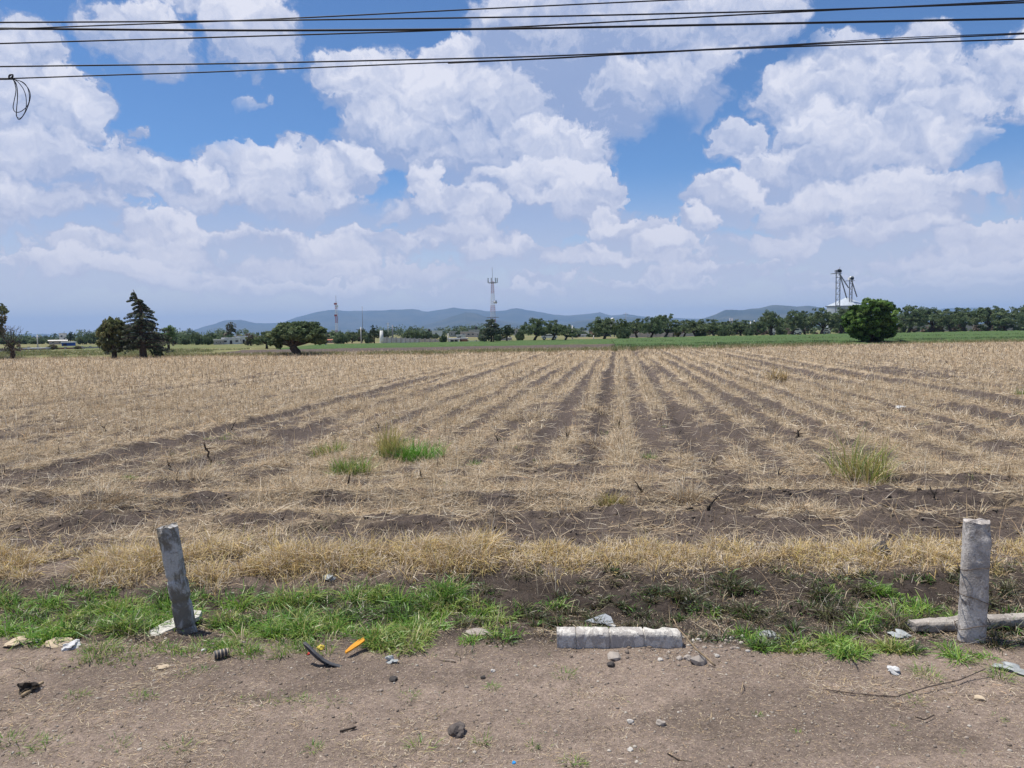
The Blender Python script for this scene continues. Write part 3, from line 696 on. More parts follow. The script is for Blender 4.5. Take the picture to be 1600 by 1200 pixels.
        for i in range(nlev):
            f = i / (nlev - 1); z = h * (.16 + .80 * f)
            reach = w * .60 * (1 - f) ** .85 * rng.uniform(.75, 1.15) + .25
            cx_ = 0 if f < .7 else -.17 * w * (f - .7) / .3
            nb_ = int(9 - 4 * f)
            for j in range(nb_):
                a_ = 2 * math.pi * j / nb_ + rng.uniform(0, 6.28); R_ = reach * rng.uniform(.7, 1.15)
                dz = rng.uniform(-.05, .04) * h * (1 - f) - .02 * h
                tipp = (cx_ + math.cos(a_) * R_, math.sin(a_) * R_, z + dz)
                limb(mb, (cx_, 0, z), tipp, .07 * (1 - f) + .02, .015, rng, .08, 4)
                for s_ in np.linspace(.25, 1.0, 6):
                    Cs.append((cx_ + math.cos(a_) * R_ * s_, math.sin(a_) * R_ * s_, z + dz * s_ + math.sin(s_ * 3) * .08 * R_ - .12)); Rs.append(.055 * w * (1.15 - .45 * s_) * (1 - .5 * f))
        C = np.array(Cs); R = np.array(Rs)
        crown = leaves(C, R * .82, 22, .21, LEAFP['conifer'], rng, .35, .6, .35)
    elif kind == 'pine':
        mb.tube([(0, 0, -.2), (0, 0, h * .6), (0, 0, h * .97)], [.22, .15, .04], 7)
        mb.tube([(.09 * w, 0, -.2), (.07 * w, .1, h * .4), (.04 * w, 0, h * .65)], [.12, .1, .05], 6)
        lobes = [(0, 0, .88 * h, .18 * w, .18 * w, .10 * h), (.0, 0, .72 * h, .32 * w, .3 * w, .09 * h), (.05 * w, 0, .55 * h, .42 * w, .35 * w, .09 * h), (-.2 * w, 0, .40 * h, .28 * w, .3 * w, .10 * h), (.1 * w, .1 * w, .40 * h, .38 * w, .3 * w, .08 * h), (-.28 * w, 0, .22 * h, .22 * w, .25 * w, .14 * h)]
        for l_ in lobes: limb(mb, (0, 0, l_[2] * .9), (l_[0] + l_[3] * .7, 0, l_[2]), .07, .02, rng, .02, 4); limb(mb, (0, 0, l_[2] * .9), (l_[0] - l_[3] * .7, 0, l_[2]), .07, .02, rng, .02, 4)
        C = crown_points(lobes, 110, rng, .3); R = rng.uniform(.05, .09, 110) * w
        crown = leaves(C, R, 40, .30, LEAFP['conifer'], rng, .1)
    elif kind == 'drooping':
        mb.tube([(0, 0, -.2), (0, 0, h * .35), (.02 * w, 0, h * .6), (0, 0, h * .85)], [.24, .2, .15, .05], 8)
        mb.tube([(0, 0, h * .1), (-.12 * w, .1, h * .45), (-.2 * w, 0, h * .7)], [.14, .1, .04], 6)
        lobes = [(0, 0, .66 * h, .42 * w, .42 * w, .30 * h), (-.22 * w, 0, .52 * h, .26 * w, .28 * w, .33 * h), (.22 * w, 0, .54 * h, .25 * w, .28 * w, .32 * h), (0, 0, .80 * h, .32 * w, .32 * w, .17 * h), (-.18 * w, 0, .3 * h, .12 * w, .14 * w, .16 * h), (.13 * w, 0, .33 * h, .13 * w, .14 * w, .16 * h)]
        C = crown_points(lobes, 260, rng, .6); R = rng.uniform(.04, .075, 260) * w
        crown = leaves(C, R, 55, .22, LEAFP['olive'], rng, .4, 1.1, .3)
    elif kind in ('poplar', 'euc'):
        mb.tube([(0, 0, -.2), (0, 0, h * .5), (.03 * w, 0, h * .9)], [.2, .13, .04], 7)
        mb.tube([(0, 0, h * .25), (-.2 * w, 0, h * .6), (-.25 * w, 0, h * .85)], [.1, .07, .02], 6)
        lobes = [(-.2 * w, 0, .72 * h, .22 * w, .25 * w, .22 * h), (.2 * w, 0, .68 * h, .24 * w, .25 * w, .22 * h), (0, 0, .5 * h, .38 * w, .35 * w, .2 * h), (.02 * w, 0, .82 * h, .2 * w, .2 * w, .14 * h)]
        for l_ in lobes: limb(mb, (0, 0, .35 * h), l_[:3], .08, .03, rng, .02, 5)
        C = crown_points(lobes, 75, rng, .4); R = rng.uniform(.07, .12, 75) * w
        crown = leaves(C, R, 36, .055 * w + .08, LEAFP[kind], rng, .2, 1.1)
    elif kind == 'dead':
        mb.tube([(0, 0, -.2), (.02, 0, h * .35), (0, 0, h * .5)], [.24, .16, .12], 7)
        tips = []
        for i in range(22):
            a_ = rng.uniform(0, 6.28); rr = w * rng.uniform(.15, .5); z = h * rng.uniform(.45, 1.0)
            tp = (math.cos(a_) * rr, math.sin(a_) * rr, z); limb(mb, (0, 0, h * rng.uniform(.2, .5)), tp, .05, .012, rng, .03, 4)
            for j in range(6):
                q_ = (tp[0] + rng.normal(0, .25), tp[1] + rng.normal(0, .25), tp[2] + rng.uniform(-.1, .5)); limb(mb, tp, q_, .014, .006, rng, .03, 3)
        C = crown_points([(0, 0, .36 * h, .34 * w, .34 * w, .22 * h)], 40, rng, .2); R = np.full(40, .10 * w)
        crown = leaves(C, R, 22, .14, LEAFP['dead'] + LEAFP['olive'][:1], rng, .3)
    else:  # shrub
        for i in range(6):
            a_ = i * 1.05; limb(mb, (rng.uniform(-.1, .1) * w, 0, -.1), (math.cos(a_) * w * .3, math.sin(a_) * w * .3, h * .6), .06, .02, rng, .03, 5)
        lobes = [(0, 0, .52 * h, .40 * w, .40 * w, .40 * h), (-.25 * w, 0, .38 * h, .24 * w, .3 * w, .34 * h), (.24 * w, 0, .40 * h, .25 * w, .3 * w, .36 * h), (.05 * w, 0, .72 * h, .22 * w, .24 * w, .22 * h)]
        C = crown_points(lobes, 95, rng, .3); R = rng.uniform(.05, .14, 95) * w
        pal = {'shrub': LEAFP['mesquite'], 'shrub_light': LEAFP['light'], 'shrub_dead': LEAFP['dead'] + LEAFP['olive']}[kind]
        crown = leaves(C, R, 48, .045 * w + .05, pal, rng)
    return mb, crown
TCACHE = {}
def horizon_y(px): return 518.0 - (px - 800) * 0.01396
def tree(name, kind, px, w_px, top, base, label, cat='tree', group=None, Y=None, seed=0, bark='bark', lean=0.0, share=True):
    """px centre, width, top and base as photographed; Y distance (from the base when the foot shows)"""
    if Y is None: Y = CAM_H * FPX / (base - horizon_y(px))
    foot = at(px, base, Y); foot.z = 0.0
    w = w_px / FPX * Y; h = (at(px, top, Y).z)
    key = (kind, seed)
    if not share or key not in TCACHE:
        mb, (V, F, C) = tree_meshes(kind, seed, w, h, lean)
        r = empty(name, foot, label, cat, group)
        tr = mb.build('trunk', M[bark], r, True)
        cr = link('crown', np_mesh('crown', V, F, M['leaf'], C), None, r)
        TCACHE[key] = (tr.data, cr.data, w, h)
    else:
        td, cdt, w0, h0 = TCACHE[key]
        r = empty(name, foot, label, cat, group)
        link('trunk', td, None, r); link('crown', cdt, None, r)
        r.scale = (w / w0, w / w0, h / h0); r.rotation_euler.z = (px * 1.7) % 6.28
    return r
NL = 'trees at the left end of the field'
tree('gum_tree', 'euc', -14, 70, 462, 562, 'dark tall tree cut off by the left edge of the photo', seed=90, share=False)
tree('dead_tree', 'dead', 20, 40, 512, 562, 'small bare brownish tree with thin twigs at the far left of the field', seed=91, share=False)
tree('weeping_tree', 'drooping', 179, 52, 496, 561, 'round olive green drooping tree just left of the tall conifer', seed=92, share=False)
tree('conifer', 'conifer', 224, 66, 452, 560, 'tall dark conifer with a bent pointed tip, the tallest tree in the field', 'conifer', seed=93, share=False)
tree('shrub', 'shrub', 245, 22, 532, 559, 'low dark shrub under the right side of the tall conifer', 'shrub', seed=94, share=False)
tree('mesquite_tree', 'hero_mesquite', 466, 92, 501, 556, 'broad umbrella shaped mesquite with a leaning dark trunk, left of centre at the field edge', seed=95, share=False)
tree('mesquite_tree', 'mesquite', 417, 46, 516, 545, 'smaller mesquite just behind and left of the broad umbrella shaped one', seed=96, share=False)
tree('fig_tree', 'round_bush', 1361, 84, 467, 537, 'large dense round bright green tree standing alone at the right edge of the field', seed=97, share=False)
tree('pine_tree', 'pine', 768, 40, 498, 536, 'open pine with thin pale trunks in front of the tall lattice tower', 'pine', seed=98, share=False)
tree('poplar_tree', 'poplar', 264, 26, 506, 552, 'pale green upright tree just right of the tall conifer', seed=99, Y=110, share=False)
tree('eucalyptus_tree', 'euc', 361, 18, 501, 530, 'thin pale eucalyptus rising behind the small white houses at left', seed=100, Y=185, share=False)
tree('cypress', 'dark', 156, 9, 511, 548, 'narrow dark tree behind the left side of the weeping tree', seed=101, Y=130, share=False)
tree('dark_tree', 'dark', 585, 20, 507, 537, 'tall dark rounded tree left of the white pillar at the grey wall', seed=102, Y=150, share=False)
tree('dark_tree', 'dark', 792, 26, 505, 536, 'dark tree directly right of the open pine by the tower', seed=103, Y=140, share=False)
tree('dark_tree', 'dark', 111, 15, 517, 545, 'dark pointed tree standing behind the blue shed at far left', seed=104, Y=230, share=False)
tree('light_tree', 'light', 972, 30, 494, 531, 'paler yellow green tree beside the white water tank dome', seed=105, Y=150, share=False)
# mesquites in the long hedge row: (px, width, top, base, seed variant, label)
HR = [
 (834, 38, 497, 533, 1, 'large mesquite left of the white trailer'), (862, 30, 500, 533, 2, 'mesquite over the white trailer'), (882, 26, 508, 533, 3, 'low mesquite at the right end of the white trailer'),
 (943, 40, 496, 531, 4, 'mesquite directly left of the white water tank dome'),
 (996, 32, 498, 529, 2, 'mesquite right of the paler yellow green tree'), (1016, 32, 495, 530, 1, 'spreading mesquite with a slanting trunk before the long grey wall, left one of two'), (1038, 34, 491, 529, 3, 'tallest mesquite before the long grey wall, right one of two'),
 (1068, 26, 501, 527, 5, 'low mesquite right of the long grey wall'), (1088, 34, 500, 527, 4, 'mesquite second right of the long grey wall'), (1117, 34, 499, 527, 2, 'mesquite between the long grey wall and the two dark chimney posts'),
 (1140, 24, 503, 526, 5, 'small mesquite under the two dark chimney posts'), (1157, 32, 500, 526, 1, 'mesquite just left of the two thin white posts'), (1184, 24, 502, 526, 3, 'dark low mesquite just right of the two thin white posts'),
 (1205, 38, 486, 525, 4, 'mesquite above the first parked white van'), (1237, 34, 485, 524, 1, 'mesquite between the two parked white vans'), (1258, 28, 487, 523, 5, 'mesquite right of the second parked white van'),
 (1282, 36, 480, 523, 2, 'tall mesquite left of the grain elevator tower'), (1314, 36, 481, 522, 3, 'tall mesquite in front of the grain elevator tower'),
 (1418, 44, 477, 521, 1, 'first mesquite right of the large round green tree'), (1452, 44, 480, 520, 4, 'second mesquite right of the large round green tree'), (1486, 40, 484, 520, 5, 'third mesquite right of the large round green tree'),
 (1508, 40, 480, 519, 2, 'fourth mesquite right of the large round green tree'), (1540, 44, 479, 519, 3, 'fifth mesquite right of the large round green tree'), (1572, 40, 480, 518, 1, 'sixth mesquite right of the large round green tree'), (1602, 48, 476, 517, 4, 'last mesquite of the row, cut by the right edge of the photo'),
 (1650, 46, 478, 516, 2, 'mesquite beyond the right edge of the photo, nearer one'), (1700, 50, 476, 515, 5, 'mesquite beyond the right edge of the photo, farther one'),
]
for px, w_, tp, bs, sd, lb in HR:
    tree('mesquite_tree', 'mesquite', px, w_ * 1.42, tp - 2.2, bs, lb, group='mesquites in the long row across the plain', seed=sd, lean=.1)
# smaller far trees: (px, width, top, base, Y, kind, seed, label)
FT = [
 (8, 40, 527, 547, 260, 'shrub', 21, 'green tree clump behind the bare tree at the far left'), (38, 38, 527, 547, 255, 'shrub', 22, 'rounded green tree right of the bare tree at the far left'), (62, 32, 529, 547, 250, 'shrub', 23, 'green tree behind the low open shelter at far left'),
 (86, 30, 530, 547, 245, 'shrub', 21, 'dull green tree left of the blue shed'), (130, 28, 525, 546, 215, 'shrub', 22, 'green tree right of the blue shed'), (146, 24, 522, 546, 225, 'shrub', 23, 'taller grey green tree between the blue shed and the weeping tree'),
 (83, 16, 538, 551, 125, 'shrub_dead', 24, 'brown scrub bush left of the blue shed'), (122, 12, 540, 551, 125, 'shrub_dead', 24, 'brown scrub bush right of the blue shed'),
 (213, 34, 536, 550, 135, 'shrub', 21, 'hedge bush seen behind the trunk of the tall conifer'), (290, 22, 526, 546, 170, 'shrub', 22, 'bush right of the pale green upright tree'), (308, 26, 522, 546, 165, 'shrub', 23, 'rounded bush left of the small white houses'), (326, 18, 526, 545, 160, 'shrub', 21, 'bush at the left wall of the small white houses'),
 (392, 20, 522, 545, 140, 'shrub_dead', 25, 'brownish scrub tree between the white houses and the smaller mesquite'), (330, 12, 519, 532, 240, 'dark', 6, 'small dark tree behind the small white houses'),
 (502, 16, 524, 545, 150, 'shrub', 22, 'green bush behind the right side of the broad mesquite'), (532, 24, 523, 541, 150, 'shrub', 23, 'bush right of the red roofed house'), (550, 22, 518, 539, 155, 'mesquite', 5, 'mesquite halfway between the red roofed house and the grey wall'), (565, 22, 512, 538, 160, 'mesquite', 3, 'taller tree behind the concrete light pole at the red and white mast'),
 (576, 16, 524, 538, 150, 'shrub', 21, 'bush at the foot of the tall dark rounded tree'), (602, 14, 515, 530, 210, 'dark', 6, 'small dark tree behind the left end of the grey wall'),
 (645, 34, 516, 534, 170, 'shrub', 22, 'wide green tree behind the grey wall'), (665, 24, 518, 533, 230, 'shrub', 23, 'pale tree behind the grey wall, right of the wide green one'), (693, 13, 523, 538, 138, 'shrub', 21, 'dark round bush in front of the right end of the wall'), (680, 14, 522, 532, 240, 'shrub', 22, 'small tree between the brick houses'),
 (757, 18, 514, 536, 140, 'shrub', 23, 'bushy tree at the left foot of the open pine'), (812, 18, 518, 536, 150, 'shrub', 21, 'dark bush between the dark tree and the row of mesquites'),
 (778, 16, 522, 536, 145, 'shrub', 22, 'bush at the right foot of the open pine'), (895, 12, 512, 530, 170, 'dark', 6, 'small dark tree at the concrete pole right of the trailer'), (910, 20, 518, 530, 240, 'shrub', 23, 'bush behind the small white house'),
 (974, 26, 512, 532, 145, 'shrub', 21, 'dark green bush at the foot of the paler tree'), (1170, 20, 514, 526, 170, 'shrub', 22, 'dark bush between the two thin white posts'), (1059, 16, 508, 527, 180, 'shrub_dead', 24, 'brown scrub bush at the right end of the long grey wall'),
 (1220, 22, 512, 525, 185, 'shrub', 23, 'low bush beside the first parked white van'), (1350, 30, 492, 521, 215, 'mesquite', 5, 'mesquite hidden behind the large round green tree'), (1412, 10, 506, 521, 200, 'shrub', 21, 'dark bush just right of the large round green tree'),
 (735, 12, 511, 520, 420, 'dark', 6, 'tiny tree among the town roofs left of the pine'), (748, 12, 513, 522, 380, 'shrub', 22, 'tiny bush among the town roofs left of the pine'), (716, 10, 517, 526, 330, 'shrub', 23, 'tiny tree left of the town roofs'),
 (1095, 18, 514, 527, 175, 'shrub', 21, 'bush under the second mesquite right of the grey wall'), (1130, 18, 514, 526, 175, 'shrub', 22, 'bush left of the two dark chimney posts'), (1468, 14, 508, 520, 205, 'shrub_dead', 25, 'brown brush between the second and third mesquites right of the round tree'),
]
for px, w_, tp, bs, Y_, kd, sd, lb in FT:
    tree('shrub' if kd.startswith('shrub') else 'small_tree', kd, px, w_, tp, bs, lb, 'bush' if kd.startswith('shrub') else 'tree', 'distant bushes and small trees', Y=Y_, seed=sd)

# ------------------------------------------------------------------ green crop, ploughed strip, verge
def strip(name, poly_px, hgt, mat, kind, jit, nx=500, ny=26, seed=0):
    """poly_px: far-left, far-right, near-right, near-left ground pixels; a low uneven stand hgt high"""
    A, B_, C_, D_ = [ground_at(*p) for p in poly_px]
    u_ = np.linspace(0, 1, nx); v_ = np.linspace(0, 1, ny)
    U, Vv = np.meshgrid(u_, v_); far = np.array(A)[None, None] * (1 - U[..., None]) + np.array(B_)[None, None] * U[..., None]
    nr = np.array(D_)[None, None] * (1 - U[..., None]) + np.array(C_)[None, None] * U[..., None]
    P = nr * (1 - Vv[..., None]) + far * Vv[..., None]
    x = P[..., 0].ravel(); y = P[..., 1].ravel()
    z = hgt * (1 - jit + 2 * jit * fbm(x, y, 1.2, 3, ox=seed)); edge = (Vv.ravel() < 1e-6) | (Vv.ravel() > 1 - 1e-6)
    z = np.where(edge, .012, z + .02)
    i = np.arange((ny - 1) * (nx - 1)); r = i // (nx - 1); q_ = i % (nx - 1); b = r * nx + q_
    F = np.stack([b, b + 1, b + 1 + nx, b + nx], 1)
    return tag(link(name, np_mesh(name, np.stack([x, y, z], 1), F, mat, None, True)), kind=kind)
def crop_mat(name, a_, b_, c_, s1=2.0, s2=.25):
    m, t = mat_new(name); pos = t.node('ShaderNodeNewGeometry').outputs['Position']
    n1 = t.noise(pos, s1, 5, .7); n2 = t.noise(pos, s2, 3, .6)
    surf(t, t.mix(t.ramp(n2, .5, .8, 0, .7), t.mix(t.ramp(n1, .35, .65), a_, b_), c_), .9, .1, 0, bump(t, n1, 1.0, .2)); return m
M['crop'] = crop_mat('crop_green', (.055, .098, .033), (.082, .132, .044), (.14, .155, .065))
M['ploughed'] = crop_mat('ploughed_soil', (.085, .066, .058), (.13, .102, .09), (.15, .125, .09))
strip('crop', [(955, 530.5), (1850, 513.0), (1850, 530), (962, 545.5)], .30, M['crop'], 'structure', .5, 900)
strip('crop', [(505, 539.5), (955, 530.5), (960, 537.5), (430, 547)], .18, M['crop'], 'structure', .3, 500, seed=4)
strip('ploughed_strip', [(380, 548.5), (960, 538.5), (968, 544), (330, 555)], .10, M['ploughed'], 'structure', .5, 600, seed=8)
# weedy grass along the far edge of the stubble and tufts over the crop's surface
def far_tufts(name, lines, n, hr, pal, wid, nb=14, rad=.5):
    B = Batch()
    for (p0, p1, wd) in lines:
        a_ = ground_at(*p0); b_ = ground_at(*p1); f = RNG.random(n)
        x = a_.x + (b_.x - a_.x) * f; y = a_.y + (b_.y - a_.y) * f + RNG.uniform(-wd, wd, n)
        kp = fbm(x, y, 4, 3, ox=97) > .40; x, y = x[kp], y[kp]; k_ = len(x)
        idx = np.repeat(np.arange(k_), nb); N_ = len(idx); an = RNG.uniform(0, 6.28, N_); rr = RNG.random(N_) * rad
        H_ = RNG.uniform(*hr, k_)[idx] * RNG.uniform(.5, 1.1, N_); c = pick(pal, N_, .25)
        B.add(blades(np.stack([x[idx] + np.cos(an) * rr, y[idx] + np.sin(an) * rr, np.zeros(N_)], 1), an, np.abs(RNG.normal(.5, .3, N_)), H_, wid * RNG.uniform(.6, 1.4, N_), RNG.uniform(0, .6, N_), c * .85, c))
    return tag(B.build(name, M['grass']), kind='stuff')
WEED = [(.15, .17, .05), (.20, .20, .08), (.11, .15, .04), (.27, .24, .12), (.32, .27, .15)]
far_tufts('edge_weeds', [((-120, 563), (300, 557), 1.5), ((300, 557), (700, 553), 2.2), ((700, 551.5), (970, 547.5), 3), ((960, 547.5), (1320, 539), 2.5), ((1380, 537.5), (1780, 531), 2.5)], 1500, (.15, .5), WEED, .035)
far_tufts('verge_grass', [((-60, 553), (340, 549), 14)], 2600, (.12, .35), WEED + [(.14, .2, .06)], .05)
CG = [(.06, .11, .035), (.085, .14, .045), (.13, .165, .065), (.05, .085, .032)]
far_tufts('crop_leaves', [((962, 544), (1320, 537), 4), ((1380, 535), (1780, 528.5), 5), ((962, 537), (1780, 521), 10)], 2200, (.3, .55), CG, .06)

# a far-off belt of scrub and trees that reads as one mass behind the town
def far_belt(name, x0, x1, Y0, Y1, n, hr, seed, pal):
    rng = np.random.default_rng(seed)
    px = rng.uniform(x0, x1, n); Y_ = rng.uniform(Y0, Y1, n); x = (px - 800) / FPX * Y_; hg = rng.uniform(*hr, n) * (.6 + .8 * vnoise(px, px * 0, 30, seed))
    C = []; R = []
    for i in range(n):
        for j in range(5):
            C.append((x[i] + rng.normal(0, hg[i] * .45), Y_[i] + rng.normal(0, 1.5), hg[i] * rng.uniform(.2, .8))); R.append(hg[i] * rng.uniform(.25, .45))
    V, F, Cc = leaves(np.array(C), np.array(R), 34, .8, pal, rng, 0, .8)
    V[:, 2] = np.maximum(V[:, 2], .02)
    return tag(link(name, np_mesh(name, V, F, M['leaf'], Cc)), kind='stuff')
far_belt('far_wood', -260, 1900, 400, 560, 620, (3.0, 6.0), 5, LEAFP['mesquite'] + LEAFP['dark'])
far_belt('hedge_scrub', 890, 1850, 205, 240, 170, (1.0, 2.4), 6, LEAFP['mesquite'] + LEAFP['dark'] + LEAFP['dead'])
far_belt('hedge_scrub', 270, 560, 175, 200, 90, (1.2, 2.6), 7, LEAFP['mesquite'] + LEAFP['dead'][:1])

# ------------------------------------------------------------------ far buildings, walls, masts
def pm(n, c, rough=.85, var=.8, sc=1.5, metal=0.0): M[n] = plain(n, c, tuple(v * var for v in c), sc, rough, metal); return M[n]
pm('white_wall', (.78, .77, .74)); pm('cream_wall', (.62, .56, .46)); pm('grey_block', (.46, .43, .40)); pm('brick', (.33, .17, .12)); pm('pink_wall', (.46, .30, .26)); pm('blue_paint', (.03, .10, .42)); pm('dark_open', (.03, .03, .035)); pm('tan_wall', (.50, .44, .38))
pm('roof_sheet', (.70, .71, .73), .5); pm('roof_red', (.42, .16, .10)); pm('concrete_far', (.62, .60, .57)); pm('dark_metal', (.27, .27, .31), .6, .8, 1, .3); pm('galvanised', (.47, .52, .57), .45, .85, .6, .25); pm('mast_red', (.42, .10, .08), .6); pm('mast_white', (.75, .75, .75), .6)
pm('glass_dark', (.04, .05, .06), .25)
def scr(px, top, base, Y):            # frame of a thing seen at px: foot on the ground and its height
    p = at(px, base, Y); p.z = 0
    return p, at(px, top, Y).z
def house(x0, x1, top, Y, wall, label, roof='concrete_far', ops=(), cat='house', depth=None, tank=False, pitched=False, group='small houses of the town', name='house', lift=0.0):
    """ops: openings as (from, to, sill, head) fractions of the front, kind"""
    cx_ = (x0 + x1) / 2; foot, h = scr(cx_, top - 1.0, 560, Y); w = (x1 - x0) / FPX * Y; d = depth or max(5.0, w * .6)
    az_ = math.atan2(foot.x, Y); r = empty(name, (foot.x + math.sin(az_) * d / 2, Y + math.cos(az_) * d / 2, 0), label, cat, group, -az_)
    hh_ = h - (.25 if not pitched else h * .22)
    mb = MB(); mb.box((0, 0, hh_ / 2 - .1), (w, d, hh_ + .2)); mb.build('wall', M[wall], r)
    mb = MB()
    if pitched:
        e = .3
        mb.add([(-w / 2 - e, -d / 2 - e, hh_ + .003), (w / 2 + e, -d / 2 - e, hh_ + .003), (w / 2 + e, d / 2 + e, hh_ + .003), (-w / 2 - e, d / 2 + e, hh_ + .003), (-w / 2 - e, 0, h), (w / 2 + e, 0, h)], [(0, 1, 5, 4), (2, 3, 4, 5), (1, 2, 5), (3, 0, 4), (3, 2, 1, 0)])
    else:
        mb.box((0, 0, hh_ + .125), (w + .3, d + .3, .25)); 
    mb.build('roof', M[roof], r)
    for (a_, b_, s_, t_, kd) in ops:
        ow = (b_ - a_) * w; oh = (t_ - s_) * hh_; ox = -w / 2 + (a_ + b_) / 2 * w; oz = (s_ + t_) / 2 * hh_
        if kd == 'door':
            mb = MB(); mb.box((ox, -d / 2 - .02, oz), (ow, .08, oh)); mb.build('door', M['dark_open'], r)
        else:
            mb = MB(); mb.box((ox, -d / 2 - .012, oz), (ow, .06, oh)); o = mb.build('window', M['glass_dark'], r)
            mb = MB(); f_ = .08
            for (cx2, cz2, sx, sz) in ((ox, oz + oh / 2, ow + 2 * f_, f_), (ox, oz - oh / 2, ow + 2 * f_, f_), (ox - ow / 2, oz, f_, oh), (ox + ow / 2, oz, f_, oh)): mb.box((cx2, -d / 2 - .03, cz2), (sx, .10, sz))
            mb.build('frame', M['concrete_far'], o)
    if tank:
        mb = MB(); mb.tube([(w * .2, 0, h), (w * .2, 0, h + 1.1), (w * .2, 0, h + 1.3), (w * .2, 0, h + 1.36)], [.55, .55, .3, .2], 10); mb.build('water_tank', M['dark_open'], r, True)
    return r
WD = lambda *v: [(a_, a_ + .16, .40, .72, 'window') for a_ in v]
house(335, 350, 531.5, 165, 'grey_block', 'small grey block house at the left of the white roofed houses', 'concrete_far', WD(.2, .6))
house(349, 376, 528.5, 168, 'white_wall', 'long white house with a pale flat roof under the eucalyptus', 'roof_sheet', WD(.1, .72) + [(.42, .54, 0, .7, 'door')])
house(370, 387, 526, 175, 'white_wall', 'white house with a raised end wall left of the brown scrub tree', 'roof_sheet', WD(.3) + [(.6, .78, 0, .62, 'door')])
house(509, 526, 531, 165, 'pink_wall', 'low house with a red roof beside the broad mesquite', 'roof_red', WD(.2, .6), pitched=True)
house(80, 104, 532, 225, 'tan_wall', 'tan house left of the blue shed', 'concrete_far', WD(.15, .55), pitched=True)
house(99, 118, 535, 180, 'blue_paint', 'bright blue shed with a flat white roof edge', 'roof_sheet', [(.1, .35, 0, .75, 'door')], 'shed')
house(95, 105, 521.5, 232, 'white_wall', 'narrow white tower shaped house behind the blue shed', 'concrete_far', [(.2, .45, .70, .86, 'window'), (.6, .8, .45, .6, 'window')])
# open shelter
foot, h = scr(58, 544, 560, 118); r = empty('shelter', foot, 'low open sided shelter with a pale flat roof at far left', 'shelter')
mb = MB(); mb.box((0, 0, h), (2.9, 2.4, .12)); mb.build('roof', M['roof_sheet'], r)
for sx in (-1.2, 1.2):
    for sy in (-1, 1):
        mb = MB(); mb.box((sx, sy, h / 2 - .08), (.12, .12, h)); mb.build('post', M['concrete_far'], r)
HS = [
 (661, 676, 520, 320, 'pink_wall', 'pinkish house with dark windows behind the right half of the grey wall', 'concrete_far', WD(.15, .6), True),
 (676, 692, 517.5, 360, 'white_wall', 'white house left of the dark round bush, behind the wall', 'roof_sheet', WD(.3), False),
 (703, 716, 518.5, 330, 'grey_block', 'grey house right of the dark round bush with a pale roof', 'concrete_far', WD(.2, .6), False),
 (714, 728, 524, 230, 'white_wall', 'small white roofed shop front right of the light pole', 'roof_sheet', [(.1, .5, 0, .7, 'door')], False),
 (720, 742, 519, 300, 'tan_wall', 'wide stepped tan house in the middle of the town', 'concrete_far', WD(.15, .5, .8), False),
 (733, 750, 516, 340, 'grey_block', 'tallest grey house of the town left of the pine', 'concrete_far', WD(.2, .6), True),
 (741, 754, 520, 290, 'grey_block', 'dark grey house closest to the left side of the pine', 'concrete_far', WD(.4), False),
 (783, 800, 528, 170, 'grey_block', 'low grey house under the dark tree right of the pine', 'concrete_far', WD(.2, .6), False),
 (896, 916, 523.5, 230, 'white_wall', 'low white house right of the concrete pole near the trailer', 'roof_sheet', WD(.15, .65), False),
 (910, 922, 517.5, 330, 'white_wall', 'small taller white house left of the mesquite by the tank dome', 'concrete_far', WD(.4), False),
 (803, 812, 514.5, 380, 'tan_wall', 'small tan building in the gap left of the row of mesquites', 'concrete_far', WD(.4), False),
 (1098, 1114, 518.5, 260, 'grey_block', 'grey shed seen through the mesquites right of the long wall', 'roof_sheet', WD(.3), False),
 (1118, 1130, 519, 240, 'white_wall', 'white shed between the mesquites left of the chimney posts', 'roof_sheet', WD(.4), False),
 (1168, 1180, 508.5, 300, 'white_wall', 'white building behind the two thin white posts', 'concrete_far', WD(.3), False),
]
for x0, x1, tp, Y_, wl, lb, rf, op, tk in HS: house(x0, x1, tp, Y_, wl, lb, rf, op, tank=tk)
# gate house: two jambs with a dark opening and a brick part
house(701, 718, 529.5, 150, 'white_wall', 'white gate house with two dark green openings right of the light pole', 'roof_sheet', [(.2, .5, 0, .85, 'door'), (.58, .86, 0, .85, 'door')], depth=5)
house(719, 731, 529, 151, 'brick', 'small brick red building joined to the white gate house', 'concrete_far', [(.05, .2, 0, .9, 'door')], depth=4)
def wall(x0, x1, t0, t1, Y0, Y1, mat, label, nposts=0, name='wall', cat='wall', cap=False):
    a_ = at(x0, 540, Y0); b_ = at(x1, 540, Y1); h0 = at(x0, t0, Y0).z; h1 = at(x1, t1, Y1).z
    mid_ = (a_ + b_) / 2; mid_.z = 0; r = empty(name, mid_, label, cat)
    a_.z = b_.z = 0; a_ -= mid_; b_ -= mid_; nrm = Vector((-(b_ - a_).y, (b_ - a_).x, 0)).normalized() * .1
    mb = MB(); mb.add([a_ - nrm + Vector((0, 0, -.3)), b_ - nrm + Vector((0, 0, -.3)), b_ + nrm + Vector((0, 0, -.3)), a_ + nrm + Vector((0, 0, -.3)), a_ - nrm + Vector((0, 0, h0)), b_ - nrm + Vector((0, 0, h1)), b_ + nrm + Vector((0, 0, h1)), a_ + nrm + Vector((0, 0, h0))],
                     [(3, 2, 1, 0), (4, 5, 6, 7), (0, 1, 5, 4), (1, 2, 6, 5), (2, 3, 7, 6), (3, 0, 4, 7)])
    mb.build('panel', M[mat], r)
    for i in range(nposts):
        f = i / max(1, nposts - 1); p = a_ + (b_ - a_) * f; hp = h0 + (h1 - h0) * f
        mb = MB(); mb.box((p.x, p.y, hp / 2 + .02), (.30, .34, hp + .25)); mb.build('post', M['grey_block'], r)
    return r
